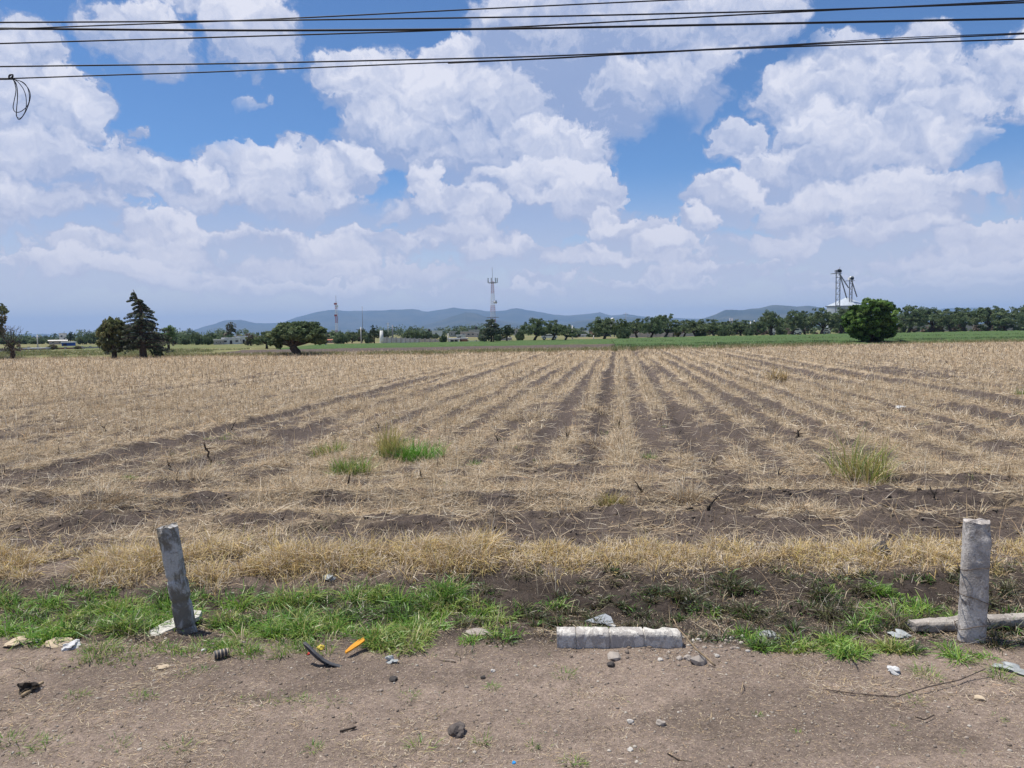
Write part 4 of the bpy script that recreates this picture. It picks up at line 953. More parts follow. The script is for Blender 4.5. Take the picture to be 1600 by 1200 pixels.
wall(597, 655, 527, 529.5, 142, 146, 'concrete_far', 'long pale grey concrete wall with dark joints left of the brick houses', 9)
wall(656, 688, 529.5, 530, 148, 150, 'cream_wall', 'beige wall continuing right of the pale grey concrete wall', 5)
wall(731, 757, 532.5, 532, 152, 155, 'white_wall', 'low white wall between the brick building and the pine', 3)
wall(-60, 30, 545, 544, 112, 114, 'grey_block', 'grey wall at the far left behind the bare tree', 6)
wall(30, 130, 543, 543, 126, 130, 'brick', 'long low dull red brick wall below the blue shed', 8)
wall(128, 166, 542, 541.5, 135, 138, 'grey_block', 'low grey wall between the brick wall and the weeping tree', 4)
wall(985, 1052, 521, 520, 196, 200, 'tan_wall', 'long grey brown wall seen behind the two spreading mesquites', 6)
wall(1052, 1100, 521.5, 520.5, 200, 203, 'grey_block', 'low grey wall right of the long grey brown wall', 4)
wall(1402, 1500, 508, 507.5, 245, 250, 'tan_wall', 'grey brown wall behind the mesquites right of the large round tree', 7)
wall(1500, 1760, 507, 503, 252, 262, 'grey_block', 'grey wall behind the last mesquites at the right edge', 10)
wall(560, 600, 537, 536.8, 139, 141, 'white_wall', 'very low white kerb wall left of the white pillar', 0)
# van-like trailer and vans
def van(x0, x1, tp, Y_, lb, name='van', cat='van', wheels=True):
    foot, h = scr((x0 + x1) / 2, tp, 540, Y_); w = (x1 - x0) / FPX * Y_
    r = empty(name, foot, lb, cat, None, -math.atan2(foot.x, Y_))
    g = .45; mb = MB()
    mb.add([(-w / 2, -1, g), (w / 2, -1, g), (w / 2, 1, g), (-w / 2, 1, g), (-w / 2, -1, h), (w * .30, -1, h), (w * .30, 1, h), (-w / 2, 1, h), (w / 2, -1, g + (h - g) * .45), (w / 2, 1, g + (h - g) * .45)],
           [(0, 3, 2, 1), (0, 1, 8, 5, 4), (3, 7, 6, 9, 2), (4, 5, 6, 7), (0, 4, 7, 3), (1, 2, 9, 8), (8, 9, 6, 5)])
    mb.build('body', M['white_wall'], r)
    mb = MB(); mb.box((-w * .05, -1.01, g + (h - g) * .70), (w * .5, .04, (h - g) * .24)); mb.build('window', M['glass_dark'], r)
    for sx in (-.32, .32):
        for sy in (-.92, .92):
            mb = MB(); mb.tube([(sx * w, sy - .11, .38), (sx * w, sy + .11, .38)], .38, 14); wh = mb.build('wheel', M['dark_open'], r)
            mb = MB(); mb.tube([(sx * w, sy - .125, .38), (sx * w, sy + .125, .38)], .2, 10); mb.build('rim', M['galvanised'], wh)
    return r
van(846, 871, 522.5, 165, 'white trailer parked under the mesquites right of the pine', 'trailer', 'trailer')
van(1207, 1221, 513, 200, 'white van parked under the mesquites, left one')
van(1239, 1252, 512.5, 200, 'white van parked under the mesquites, right one')
van(1286, 1297, 514.5, 200, 'small white car parked under the tall mesquite at the grain elevator', 'car', 'car')
# poles
def pole(px, tp, Y_, rad, mat, label, lamp=0, arm=False, name='utility_pole', cat='pole', group='poles across the plain'):
    foot, h = scr(px, tp, 540, Y_); r = empty(name, foot, label, cat, group)
    mb = MB(); mb.tube([(0, 0, -.3), (0, 0, h)], [rad, rad * .65], 8); mb.build('shaft', M[mat], r, True)
    if arm:
        mb = MB(); mb.box((0, 0, h - .5), (1.8, .12, .12)); mb.build('crossarm', M['dark_metal'], r)
    if lamp:
        mb = MB(); mb.tube([(0, 0, h - .1), (lamp * .8, 0, h + .3), (lamp * 1.5, 0, h + .35)], .05, 5); mb.build('bracket', M[mat], r)
        mb = MB(); mb.box((lamp * 1.8, 0, h + .33), (.7, .25, .12)); mb.build('lamp_head', M['galvanised'], r)
    return r
pole(59, 523, 150, .13, 'concrete_far', 'thin concrete pole behind the open shelter at far left', arm=True)
pole(509.5, 529, 120, .12, 'concrete_far', 'short concrete pole at the right side of the broad mesquite')
pole(564.5, 511, 150, .13, 'concrete_far', 'concrete pole with a crossarm left of the tall dark tree', arm=True)
pole(596.5, 516.5, 141, .42, 'white_wall', 'thick white pillar at the left end of the grey wall', name='pillar', cat='pillar')
pole(614, 508, 260, .28, 'dark_metal', 'thin dark post behind the left part of the grey wall')
pole(607, 504, 300, .12, 'concrete_far', 'thin pale mast left of the dark post behind the grey wall', arm=True)
pole(700.5, 521, 145, .13, 'concrete_far', 'light concrete pole right of the dark round bush')
pole(894.5, 508.5, 160, .16, 'concrete_far', 'concrete pole right of the white trailer')
pole(883, 513, 165, .12, 'concrete_far', 'thin concrete pole between trailer and lamp pole')
pole(978, 488.5, 260, .10, 'dark_metal', 'very thin dark mast behind the paler yellow green tree', arm=True)
pole(927.5, 524, 160, .12, 'concrete_far', 'short pale pole left of the mesquite by the tank dome')
pole(1140.5, 497, 260, .34, 'dark_metal', 'dark chimney post, left one of the pair above the mesquites', group=None, name='chimney_post')
pole(1144, 497.5, 260, .34, 'dark_metal', 'dark chimney post, right one of the pair above the mesquites', group=None, name='chimney_post')
pole(1172.5, 502, 250, .20, 'white_wall', 'thin white post, left one of the pair before the white building')
pole(1178, 500.5, 250, .20, 'white_wall', 'thin white post, right one of the pair before the white building')
pole(567.5, 478.5, 700, .28, 'dark_metal', 'tall thin grey mast between the red and white mast and the wall')
pole(1256, 505, 230, .13, 'concrete_far', 'concrete pole standing among the mesquites right of the vans')
# lattice masts
def lattice(name, px, tp, Y_, wb, wt, nsec, label, cols, guyed=False, panels=0, z0=0.0):
    foot, h = scr(px, tp, 540, Y_); r = empty(name, foot, label, 'tower')
    for k_ in range(nsec):
        z1 = h * k_ / nsec; z2 = h * (k_ + 1) / nsec; mb = MB(); sub = 3
        for s_ in range(sub):
            za = z1 + (z2 - z1) * s_ / sub; zb = z1 + (z2 - z1) * (s_ + 1) / sub
            wa = wb + (wt - wb) * za / h; wb_ = wb + (wt - wb) * zb / h
            ca = [Vector((sx * wa / 2, sy * wa / 2, za)) for sx, sy in ((-1, -1), (1, -1), (1, 1), (-1, 1))]
            cb = [Vector((sx * wb_ / 2, sy * wb_ / 2, zb)) for sx, sy in ((-1, -1), (1, -1), (1, 1), (-1, 1))]
            th = max(.035, wb * .016)
            for i in range(4):
                mb.tube([ca[i], cb[i]], th * 1.3, 4); j = (i + 1) % 4
                mb.tube([ca[i], cb[j]], th * .8, 3); mb.tube([ca[j], cb[i]], th * .8, 3); mb.tube([cb[i], cb[j]], th * .8, 3)
        mb.build('lattice_section', M[cols[k_ % len(cols)]], r)
    return r, h
r, h = lattice('lattice_tower', 771, 440, 420, 3.3, 1.2, 9, 'tall red and white lattice tower with antennas on top behind the pine', ['mast_white', 'mast_white', 'mast_red', 'mast_white', 'mast_red', 'mast_white', 'mast_white', 'mast_red', 'mast_red'])
mb = MB(); mb.tube([(0, 0, h - .8), (0, 0, h - .5)], 2.3, 12); mb.build('platform', M['dark_metal'], r)
for i in range(7):
    a_ = i * .9; mb = MB(); mb.box((math.cos(a_) * 2.6, math.sin(a_) * 2.6, h + .6), (.55, .35, 2.6)); mb.build('antenna_panel', M['mast_white'] if i % 2 else M['galvanised'], r)
mb = MB(); mb.tube([(0, 0, h - .4), (0, 0, h + 7.5)], .09, 5); mb.build('lightning_rod', M['dark_metal'], r)
mb = MB(); mb.tube([(0, 0, h * .62), (1.6, -1.4, h * .62), (1.9, -1.6, h * .62)], [.1, .9, .95], 10); mb.build('dish', M['mast_white'], r, True)
mb = MB(); mb.box((0, 0, h * .335), (6.5, 3, .25)); mb.build('rest_platform', M['dark_metal'], r)
r, h = lattice('lattice_mast', 527, 472, 480, 1.4, 1.1, 10, 'red and white banded guyed mast right of the broad mesquite', ['mast_red', 'mast_red', 'mast_white', 'mast_white', 'mast_red', 'mast_red', 'mast_white', 'mast_white', 'mast_red', 'mast_white'])
mb = MB(); mb.tube([(0, 0, h), (0, 0, h + 4)], .1, 5); mb.build('lightning_rod', M['dark_metal'], r)
for i, z_ in enumerate((.62, .88, .95)):
    mb = MB(); mb.box((-.3 + .8 * (i % 2), -.5, h * z_), (1.7, .5, 1.1)); mb.build('antenna_panel', M['mast_red' if i != 1 else 'mast_white'], r)
# grain silo with two bucket elevators
Y_ = 430; foot, h = scr(1322, 465, 540, Y_); r = empty('grain_silo', foot, 'big pale metal grain silo with a conical roof behind the large round tree', 'silo')
ze = at(1322, 478.5, Y_).z; Rr = 29 / FPX * Y_
mb = MB(); mb.tube([(0, 0, 0), (0, 0, ze)], Rr, 40); mb.build('drum', M['galvanised'], r, False)
mb = MB(); mb.tube([(0, 0, ze + .01), (0, 0, ze + .35), (0, 0, h - .4), (0, 0, h)], [Rr + .35, Rr + .2, 1.2, .8], 40); mb.build('roof', M['galvanised'], r, False)
mb = MB(); mb.box((-3, -Rr - .9, ze - .2), (Rr * 2.6, 1.0, .35)); mb.build('catwalk', M['dark_metal'], r)
mb = MB(); mb.box((1.8, -Rr - .9, ze - 1.6), (4.6, 2.0, 2.4)); mb.build('cabin', M['white_wall'], r)
def elevator(px, tp, Y2, wd, label, head, tgt, white=False):
    foot, h2 = scr(px, tp, 540, Y2); r2 = empty('grain_elevator', foot, label, 'elevator')
    for s_ in (-1, 1):
        mb = MB(); mb.box((s_ * wd * .62, 0, h2 / 2 - .8), (.36, .5, h2 - 1.6)); mb.build('leg', M['dark_metal'], r2)
    mb = MB()
    for i in range(int(h2 // 3)): mb.box((0, 0, 1.5 + i * 3), (wd, .25, .25)); mb.tube([(-wd / 2, -.5, 1.5 + i * 3), (wd / 2, -.5, 4.3 + i * 3)], .1, 4)
    mb.build('bracing', M['dark_metal'], r2)
    mb = MB(); mb.box((0, 0, h2 - 1.2), (wd + 1.5, 1.8, 1.3)); mb.tube([(.3, -.9, h2 - .9), (.3, .9, h2 - .9)], 1.05, 12); mb.build('head', M['white_wall' if white else 'dark_metal'], r2)
    mb = MB(); mb.box((-wd * .6, 0, h2 - 2.4), (wd + 3.5, 2.4, .25)); mb.build('platform', M['dark_metal'], r2)
    for (tx, tz) in tgt:
        q_ = at(tx, tz, Y2) - foot; mb = MB(); mb.tube([(wd * .5, 0, h2 - 2.6), (q_.x, 0, q_.z)], .33, 6); mb.build('spout', M['dark_metal'], r2)
    return r2
elevator(1308, 420.5, 418, 1.7, 'taller twin legged grain elevator tower, left one', 1, [(1323, 466), (1326, 450)])
elevator(1328, 432, 424, 1.1, 'shorter grain elevator tower with a white head, right one', 1, [(1339, 464)], True)
# white water tank dome between the trees
foot, h = scr(957, 496.5, 540, 210); r = empty('water_tank', foot, 'white domed water tank between the mesquite and the paler tree', 'water tank')
mb = MB(); mb.tube([(0, 0, h - 2.6), (0, 0, h - 1.0), (0, 0, h - .35), (0, 0, h)], [.75, .8, .6, .15], 14); mb.build('tank', M['white_wall'], r, True)
for sx, sy in ((-.5, -.5), (.5, -.5), (.5, .5), (-.5, .5)):
    mb = MB(); mb.tube([(sx, sy, 0), (sx, sy, h - 2.6)], .07, 5); mb.build('leg', M['dark_metal'], r)

# ------------------------------------------------------------------ concrete posts and rubble
def conc(name, a_, b_, c_, sc=6.0, cr=True, streak=2.0):
    m, t = mat_new(name); o = t.node('ShaderNodeTexCoord').outputs['Object']
    mp = t.vmath('MULTIPLY', o, (1.0, 1.0, 1.0 / streak))
    n1 = t.noise(mp, sc, 6, .65, .6); n2 = t.noise(o, sc * 4, 5, .7); n3 = t.noise(o, 90, 3, .7)
    c = t.mix(t.ramp(n1, .46, .54), a_, b_); c = t.mix(t.ramp(n2, .56, .66), c, c_)
    c = t.mix(t.ramp(n3, .3, .7, .0, .35), c, (.12, .11, .10))
    hh = t.math('ADD', n2, t.math('MULTIPLY', n3, .4)); hh = t.math('ADD', hh, t.math('MULTIPLY', t.ramp(n1, .46, .54), .35))
    surf(t, c, .95, .15, 0, bump(t, hh, .8, .012)); M[name] = m
conc('concrete_left', (.20, .18, .15), (.52, .51, .50), (.33, .31, .28), 6.5, streak=2.0)
conc('concrete_right', (.58, .54, .51), (.40, .365, .34), (.26, .22, .20), 5.0, streak=1.5)
conc('concrete_fallen', (.66, .63, .58), (.45, .42, .39), (.74, .71, .66), 9.0, streak=.6)
conc('concrete_old', (.42, .38, .34), (.30, .27, .24), (.52, .49, .45), 7.0)
conc('slab_pale', (.66, .64, .60), (.55, .53, .48), (.72, .70, .66), 8.0)
def rough_prism(name, prof, L, mat, parent, nseg=26, amp=.004, chip=(), seed=0, groove=()):
    """closed cross-section prof (x, y) run along +z for L, edges worn; chip: (z, x, y, radius, depth)"""
    rng = np.random.default_rng(seed); n = len(prof)
    # refine the outline
    P = []
    for i in range(n):
        a_ = prof[i]; b_ = prof[(i + 1) % n]
        for s_ in range(7): P.append((a_[0] + (b_[0] - a_[0]) * s_ / 7, a_[1] + (b_[1] - a_[1]) * s_ / 7))
    P = np.array(P); k_ = len(P); zs = np.linspace(0, L, nseg); V = []
    for z_ in zs:
        q_ = P.copy()
        nn = (vnoise(P[:, 0] * 14 + seed, np.full(k_, z_ * 14) + P[:, 1] * 14, 1.0) - .5) * 2 + (vnoise(P[:, 0] * 45, np.full(k_, z_ * 45) + P[:, 1] * 45, 1.0) - .5)
        rad_ = np.linalg.norm(P, axis=1); corner = (rad_ - rad_.min()) / (rad_.max() - rad_.min() + 1e-6)
        q_ = q_ * (1 + (nn * amp / rad_) * (1 + 1.5 * corner) - .05 * corner ** 3)[:, None]
        for gz in groove:
            if abs(z_ - gz) < L / nseg * .8: q_ *= .86
        zz = np.full(k_, z_) + (0.0 if 0 < z_ < L else 0)
        if z_ == L: zz = zz + (vnoise(P[:, 0] * 30, P[:, 1] * 30, 1.0, seed) - .5) * .02
        v_ = np.stack([q_[:, 0], q_[:, 1], zz], 1)
        for (cz, cx2, cy2, cr_, dp) in chip:
            d_ = np.linalg.norm(v_ - np.array((cx2, cy2, cz)), axis=1); f = np.clip(1 - d_ / cr_, 0, 1); f = f * f * (3 - 2 * f)
            ctr = np.stack([v_[:, 0] * 0, v_[:, 1] * 0, v_[:, 2]], 1); v_ = v_ + (ctr - v_) * (f * dp)[:, None]
        V.append(v_)
    V = np.concatenate(V)
    fs = [(i * k_ + j, i * k_ + (j + 1) % k_, (i + 1) * k_ + (j + 1) % k_, (i + 1) * k_ + j) for i in range(nseg - 1) for j in range(k_)]
    vs = [tuple(v_) for v_ in V]
    for base_i, z_, flip in ((0, 0.0, True), ((nseg - 1) * k_, L, False)):
        # end cap: an inner ring and a rough middle
        inner = [(V[base_i + j][0] * .5, V[base_i + j][1] * .5, z_ + (rng.uniform(-.006, .012) if not flip else 0)) for j in range(k_)]
        o_ = len(vs); vs += inner; vs.append((0, 0, z_ + (.008 if not flip else 0)))
        for j in range(k_):
            a_, b_, c_, d_ = base_i + j, base_i + (j + 1) % k_, o_ + (j + 1) % k_, o_ + j
            fs.append((b_, a_, d_, c_) if flip else (a_, b_, c_, d_)); fs.append((c_, d_, o_ + k_) if flip else (d_, c_, o_ + k_))
    me = bpy.data.meshes.new(name); me.from_pydata(vs, [], fs); me.materials.append(M[mat]); me.update()
    for p in me.polygons: p.use_smooth = True
    try: me.set_sharp_from_angle(angle=math.radians(38))
    except Exception: pass
    return link(name, me, None, parent)
def octo(w, d, ch): return [(-w + ch, -d), (w - ch, -d), (w, -d + ch), (w, d - ch), (w - ch, d), (-w + ch, d), (-w, d - ch), (-w, -d + ch)]
# left post, leaning
p0 = ground_at(290, 974); p0.z = 0; H1 = (at(261, 823, p0.y).z)
lean_v = at(261, 823, p0.y) - Vector((p0.x, p0.y, 0)); Lp = lean_v.length
r = empty('concrete_post', (p0.x, p0.y, 0), 'grey mottled concrete post stump leaning left in the green grass', 'post')
r.rotation_euler = (0.0, math.atan2(lean_v.x, lean_v.z), 0.0)
sh = rough_prism('shaft', octo(.064, .058, .022), Lp + .25, 'concrete_left', r, 60, .0018, [(Lp + .22, .01, -.06, .07, .25), (Lp + .25, -.06, -.05, .05, .3)], 3, (Lp * .35, Lp * .62, Lp * .85)); sh.location.z = -.25; sh.rotation_euler.z = .45
# right post, upright
p1 = ground_at(1518, 995); p1.z = 0; L1 = at(1523, 815, p1.y).z
r = empty('concrete_post', (p1.x, p1.y, 0), 'upright pale grey concrete post stump with wire loops and a chipped top at right', 'post')
r.rotation_euler = (0, math.radians(1.4), 0)
sh = rough_prism('shaft', octo(.072, .066, .018), L1 + .25, 'concrete_right', r, 60, .0016, [(L1 + .25, .05, -.07, .11, .35), (L1 + .2, .07, -.06, .06, .3), (L1 * .72 + .25, .01, -.08, .04, .12)], 7); sh.location.z = -.25; sh.rotation_euler.z = -.35
M['wire'] = plain('wire', (.16, .13, .11), (.08, .06, .05), 30, .7, .6)
for z_, tl in ((L1 * .62, .02), (L1 * .36, -.025), (L1 * .12, .03)):
    mb = MB(); pts = []
    for i in range(25):
        a_ = 2 * math.pi * i / 24; cr = 1.0 / max(abs(math.cos(a_)) / .086, abs(math.sin(a_)) / .080); cr = min(cr, .098)
        x_, y_ = math.cos(a_) * cr, math.sin(a_) * cr; c_, s_ = math.cos(-.35), math.sin(-.35)
        pts.append((x_ * c_ - y_ * s_, x_ * s_ + y_ * c_, z_ + tl * math.cos(a_) + .004 * math.sin(3 * a_)))
    mb.tube(pts, .0025, 5); mb.tube([pts[13], (pts[13][0] - .03, pts[13][1] - .02, z_ + .02), (pts[13][0] - .035, pts[13][1] - .045, z_ - .005)], .0025, 5)
    mb.build('wire_loop', M['wire'], r)
# fallen post lying in the middle
a_ = ground_at(871, 1012); b_ = ground_at(1066, 1013); dv = b_ - a_; L2 = Vector((dv.x, dv.y, 0)).length
r = empty('fallen_post', (a_.x, a_.y + .05, .035), 'whitish fallen concrete post in jointed sections lying at the road edge', 'post')
sh = rough_prism('shaft', octo(.062, .055, .012), L2, 'concrete_fallen', r, 150, .0016, [(L2, .05, .0, .1, .4), (L2 * .98, -.06, -.05, .12, .3), (0, .05, .05, .06, .35), (L2 * .8, -.065, .05, .06, .25)], 12, (L2 * .155, L2 * .425, L2 * .70))
sh.rotation_euler = (0, math.radians(90), math.atan2(dv.y, dv.x))
# old beam lying behind the right post
a_ = ground_at(1440, 988); b_ = ground_at(1640, 976); dv = b_ - a_; L2 = Vector((dv.x, dv.y, 0)).length
r = empty('fallen_post', (a_.x, a_.y + .12, -.01), 'weathered beige concrete beam lying behind the upright right post', 'post')
sh = rough_prism('shaft', octo(.036, .05, .012), L2, 'concrete_old', r, 60, .004, [(0, .05, .0, .14, .5), (L2 * .3, -.05, -.05, .12, .3)], 22); sh.rotation_euler = (0, math.radians(90), math.atan2(dv.y, dv.x))
# pale broken slab at the foot of the left post
mb = MB(); q_ = ground_at(273, 980)
def blob(name, pts_top, th, mat, label, cat, z=.02, tilt=(0, 0), group=None, jit=.0):
    """flat piece: outline given in ground pixels, th thick"""
    P = [ground_at(*p) for p in pts_top]; c_ = sum(P, Vector()) / len(P); n = len(P)
    vs = []
    for lv, s_ in ((0, 1.0), (1, .97)):
        for p in P:
            d_ = (p - c_) * s_; vs.append((d_.x, d_.y, (th if lv else 0) + d_.x * tilt[0] + d_.y * tilt[1]))
    fs = [tuple(range(n - 1, -1, -1)), tuple(range(n, 2 * n))] + [(i, (i + 1) % n, n + (i + 1) % n, n + i) for i in range(n)]
    mb = MB(); mb.add(vs, fs); o = mb.build(name, M[mat]); zt = float(terrain([c_.x], [c_.y])[0]); o.location = (c_.x, c_.y, zt + z)
    return tag(o, label, cat, group)
blob('broken_slab', [(231, 977), (262, 965), (300, 953), (316, 955), (312, 962), (280, 972), (236, 986)], .025, 'slab_pale', 'white broken slab lying under the foot of the leaning post', 'slab', .03, (.05, .12))
pm('plastic_grey', (.30, .32, .34), .5); pm('black_plastic', (.085, .085, .09), .6, .6, 20); pm('orange_plastic', (.62, .27, .02), .55, .85, 10); pm('paper_white', (.56, .56, .56), .8, .6, 30); pm('paper_beige', (.52, .42, .30), .85, .75, 14); pm('yellow_wrap', (.65, .50, .08), .5); pm('red_wrap', (.55, .05, .04), .5); pm('clod_soil', (.13, .11, .10), .95, .6, 30); pm('stone_dark', (.07, .062, .058), .95, .7, 20); pm('stone_grey', (.34, .30, .265), .95, .8, 16); pm('stone_pale', (.50, .47, .43), .95, .8, 16); pm('blue_bit', (.02, .25, .60), .5); pm('wood', (.36, .27, .17), .9, .6, 20); pm('dry_stalk', (.14, .10, .07), .95, .6, 20); pm('charred', (.045, .036, .03), .95, .6, 20); pm('teal_bag', (.36, .38, .38), .6, .7, 25)
def rock(px, py, s, mat, label, cat='stone', name='stone', flat=.7, seed=0, group=None, sub=2, rough_=.25, asp=1.0):
    bm = bmesh.new(); bmesh.ops.create_icosphere(bm, subdivisions=sub, radius=s)
    rng = np.random.default_rng(seed); off = rng.uniform(0, 50)
    for v in bm.verts:
        n_ = float(vnoise([v.co.x / s * 1.3 + off], [v.co.y / s * 1.3 + v.co.z / s * 2.1], 1.0)[0]) - .5; n2 = float(vnoise([v.co.x / s * 4 + off], [v.co.y / s * 4 + v.co.z / s * 4], 1.0)[0]) - .5
        v.co *= 1 + n_ * rough_ * 2.4 + n2 * rough_; v.co.z *= flat; v.co.x *= asp
    me = bpy.data.meshes.new(name); bm.to_mesh(me); bm.free(); me.materials.append(M[mat])
    p = ground_at(px, py); o = link(name, me); o.location = (p.x, p.y, float(terrain([p.x], [p.y])[0]) + s * flat * .45); o.rotation_euler.z = rng.uniform(0, 6)
    return tag(o, label, cat, group)
rock(1093, 1036, .048, 'stone_grey', 'angular grey rock at the end of the fallen post beside the long twig', seed=1, sub=1, rough_=.3)
rock(958, 1027, .040, 'stone_grey', 'flat grey concrete chunk in front of the fallen post', seed=2, flat=.45, asp=1.6, sub=1)
rock(955, 1041, .022, 'stone_dark', 'small black lump in front of the flat grey chunk', seed=3)
rock(716, 1146, .045, 'clod_soil', 'dark rough soil clod on the bare road shoulder', 'clod', 'clod', .6, 4, None, 3, .35)
rock(615, 1064, .022, 'stone_dark', 'small dark stone left of centre at the grass edge', seed=5)
rock(958, 968, .022, 'stone_pale', 'white pebble behind the fallen post', seed=6)
rock(985, 1132, .016, 'stone_pale', 'pale stone on the shoulder, right of centre', seed=7)
rock(1032, 1132, .020, 'stone_grey', 'light grey stone on the shoulder below the fallen post', seed=8, asp=1.2)
rock(1075, 1030, .026, 'stone_grey', 'small grey stone left of the angular rock', seed=9)
rock(1032, 1033, .016, 'stone_pale', 'pale small stone in front of the fallen post end', seed=10)
rock(985, 1173, .014, 'stone_pale', 'white stone near the bottom edge of the photo, right of centre', seed=11)
rock(1120, 1025, .014, 'stone_pale', 'white pebble right of the angular grey rock', seed=12)
rock(755, 1062, .014, 'stone_dark', 'small black pebble left of centre on pale dust', seed=13)
rock(770, 1053, .013, 'stone_pale', 'small white pebble at the grass edge left of the fallen post', seed=14)
rock(1530, 1092, .026, 'paper_beige', 'round beige stone in front of the upright right post', seed=15, flat=.5)
rock(1062, 1030, .018, 'stone_grey', 'small grey stone, second left of the angular rock', seed=16)
rock(612, 1037, .030, 'teal_bag', 'crumpled clear plastic wrapper at the grass edge', 'litter', 'wrapper', .6, 17, None, 3, .6)
rock(1397, 1048, .030, 'paper_white', 'crumpled white plastic bag left of the upright post', 'litter', 'plastic_bag', .5, 18, None, 3, .5, 1.5)
rock(1583, 1048, .045, 'teal_bag', 'crumpled pale greenish bag at the right edge', 'litter', 'plastic_bag', .35, 19, None, 3, .6, 1.7)
rock(108, 1012, .040, 'paper_white', 'crumpled bluish white paper at the left grass edge', 'litter', 'crumpled_paper', .5, 20, None, 3, .6)
rock(90, 1006, .040, 'paper_beige', 'crumpled beige rag beside the bluish white paper', 'litter', 'rag', .5, 21, None, 3, .6, 1.5)
rock(32, 1004, .045, 'paper_beige', 'crumpled beige cloth at the far left edge', 'litter', 'rag', .4, 22, None, 3, .6, 1.8)
rock(58, 1000, .030, 'paper_white', 'white crumpled paper between the beige cloth and rag', 'litter', 'crumpled_paper', .4, 23, None, 3, .6, 1.4)
rock(515, 908, .035, 'teal_bag', 'small white plastic bag caught in the dry grass band', 'litter', 'plastic_bag', .5, 24, None, 3, .6)
rock(258, 1043, .022, 'paper_beige', 'small beige paper scrap on the shoulder near the leaning post', 'litter', 'paper_scrap', .3, 25, None, 3, .5, 1.8)
rock(803, 1192, .009, 'blue_bit', 'tiny bright blue plastic bit at the bottom edge', 'litter', 'plastic_bit', .6, 26)
rock(129, 939, .025, 'stone_pale', 'pale stone in the grass left of the leaning post', seed=27, flat=.5, asp=1.5)
rock(1408, 952 + 36, .045, 'teal_bag', 'bluish grey plastic lump in the dark ditch soil', 'litter', 'plastic_bag', .35, 28, None, 3, .6, 1.3)
rock(748, 985, .05, 'stone_grey', 'flat grey stone in the ditch left of the fallen post', seed=29, flat=.25, asp=1.6)
rock(1205, 986, .05, 'teal_bag', 'grey bluish plastic scrap in the ditch right of the fallen post', 'litter', 'plastic_bit', .3, 30, None, 3, .6)
rock(1310, 937, .04, 'stone_grey', 'grey pebble behind the ditch, right of centre', seed=31, flat=.5)
rock(318, 1014, .018, 'paper_white', 'small white scrap near the striped can', 'litter', 'paper_scrap', .5, 32)
rock(1410, 638, .09, 'paper_white', 'white plastic bag lying far out in the stubble at right', 'litter', 'plastic_bag', .4, 33, None, 3, .5, 1.6)
rock(918, 802, .05, 'paper_white', 'small white scrap lying in the stubble right of centre', 'litter', 'paper_scrap', .25, 34, None, 2, .4, 1.7)
blob('plastic_sheet', [(912, 962), (945, 950), (955, 955), (962, 972), (945, 966)], .004, 'plastic_grey', 'grey flat plastic sheet half buried behind the fallen post', 'litter', .03)
# striped can
c_ = ground_at(346, 1030); r = empty('can', (c_.x, c_.y, float(terrain([c_.x], [c_.y])[0]) + .028), 'dark striped can with a pale end lying on the shoulder', 'can', rz=math.radians(32))
mb = MB(); mb.tube([(-.040, 0, 0), (-.037, 0, 0), (.037, 0, 0), (.040, 0, 0)], [.020, .024, .024, .020], 20); mb.build('body', M['black_plastic'], r, True)
for sx in (-.026, -.006, .014, .033):
    mb = MB(); mb.tube([(sx - .003, 0, 0), (sx + .003, 0, 0)], .0248, 20); mb.build('band', M['paper_beige'], r, True)
mb = MB(); mb.tube([(-.0415, 0, 0), (-.0402, 0, 0)], .019, 20); mb.build('end_cap', M['paper_beige'], r)
# curved torn black plastic (part of a bumper): a ribbon following a curve
def ribbon(name, pts, wid, th, mat, label, cat, tw=0.0):
    P = [Vector(p) for p in pts]; n = len(P); vs = []
    for i, p in enumerate(P):
        t_ = (P[min(i + 1, n - 1)] - P[max(i - 1, 0)]).normalized(); s_ = t_.cross(Vector((0, 0, 1))).normalized(); up_ = s_.cross(t_)
        f = i / (n - 1); ang = tw * (1 - f) + .25; s2 = s_ * math.cos(ang) + up_ * math.sin(ang); n2 = s2.cross(t_)
        w_ = wid[i] if isinstance(wid, (list, tuple)) else wid
        for k_ in (-1, -.33, .33, 1): vs.append(p + s2 * w_ * k_ + n2 * (.018 * (1 - k_ * k_)) + n2 * th)
        for k_ in (1, .33, -.33, -1): vs.append(p + s2 * w_ * k_ + n2 * (.018 * (1 - k_ * k_)))
    fs = [(i * 8 + j, i * 8 + (j + 1) % 8, (i + 1) * 8 + (j + 1) % 8, (i + 1) * 8 + j) for i in range(n - 1) for j in range(8)] + [tuple(range(7, -1, -1)), tuple((n - 1) * 8 + j for j in range(8))]
    c0 = P[0].copy(); mb = MB(); mb.add([v - c0 for v in vs], fs); o = mb.build(name, M[mat]); o.location = c0
    return tag(o, label, cat)
def gp(px, py, dz): q_ = ground_at(px, py); return (q_.x, q_.y, q_.z + dz)
def lifted(px, py, Y_): return at(px, py, Y_)
yb = ground_at(500, 1045).y
ribbon('plastic_trim', [at(473, 1006, yb + .05), at(482, 1015, yb + .03), at(492, 1025, yb + .01), at(503, 1034, yb), at(516, 1041, yb - .01), at(532, 1045, yb), at(548, 1046, yb + .03), at(560, 1044, yb + .07)], [.010, .028, .034, .034, .034, .030, .026, .014], .004, 'black_plastic', 'curved torn black plastic trim curling up out of the grass', 'debris', .9)
blob('plastic_shard', [(539, 1030), (549, 1023), (560, 1017), (569, 1014), (571, 1018), (562, 1023), (549, 1029), (541, 1032)], .008, 'orange_plastic', 'orange plastic shard lying on the green grass', 'debris', .045, (.1, .12))
rock(501, 1016, .020, 'yellow_wrap', 'yellow and white wrapper beside the black plastic trim', 'litter', 'wrapper', .8, 41, None, 3, .5)
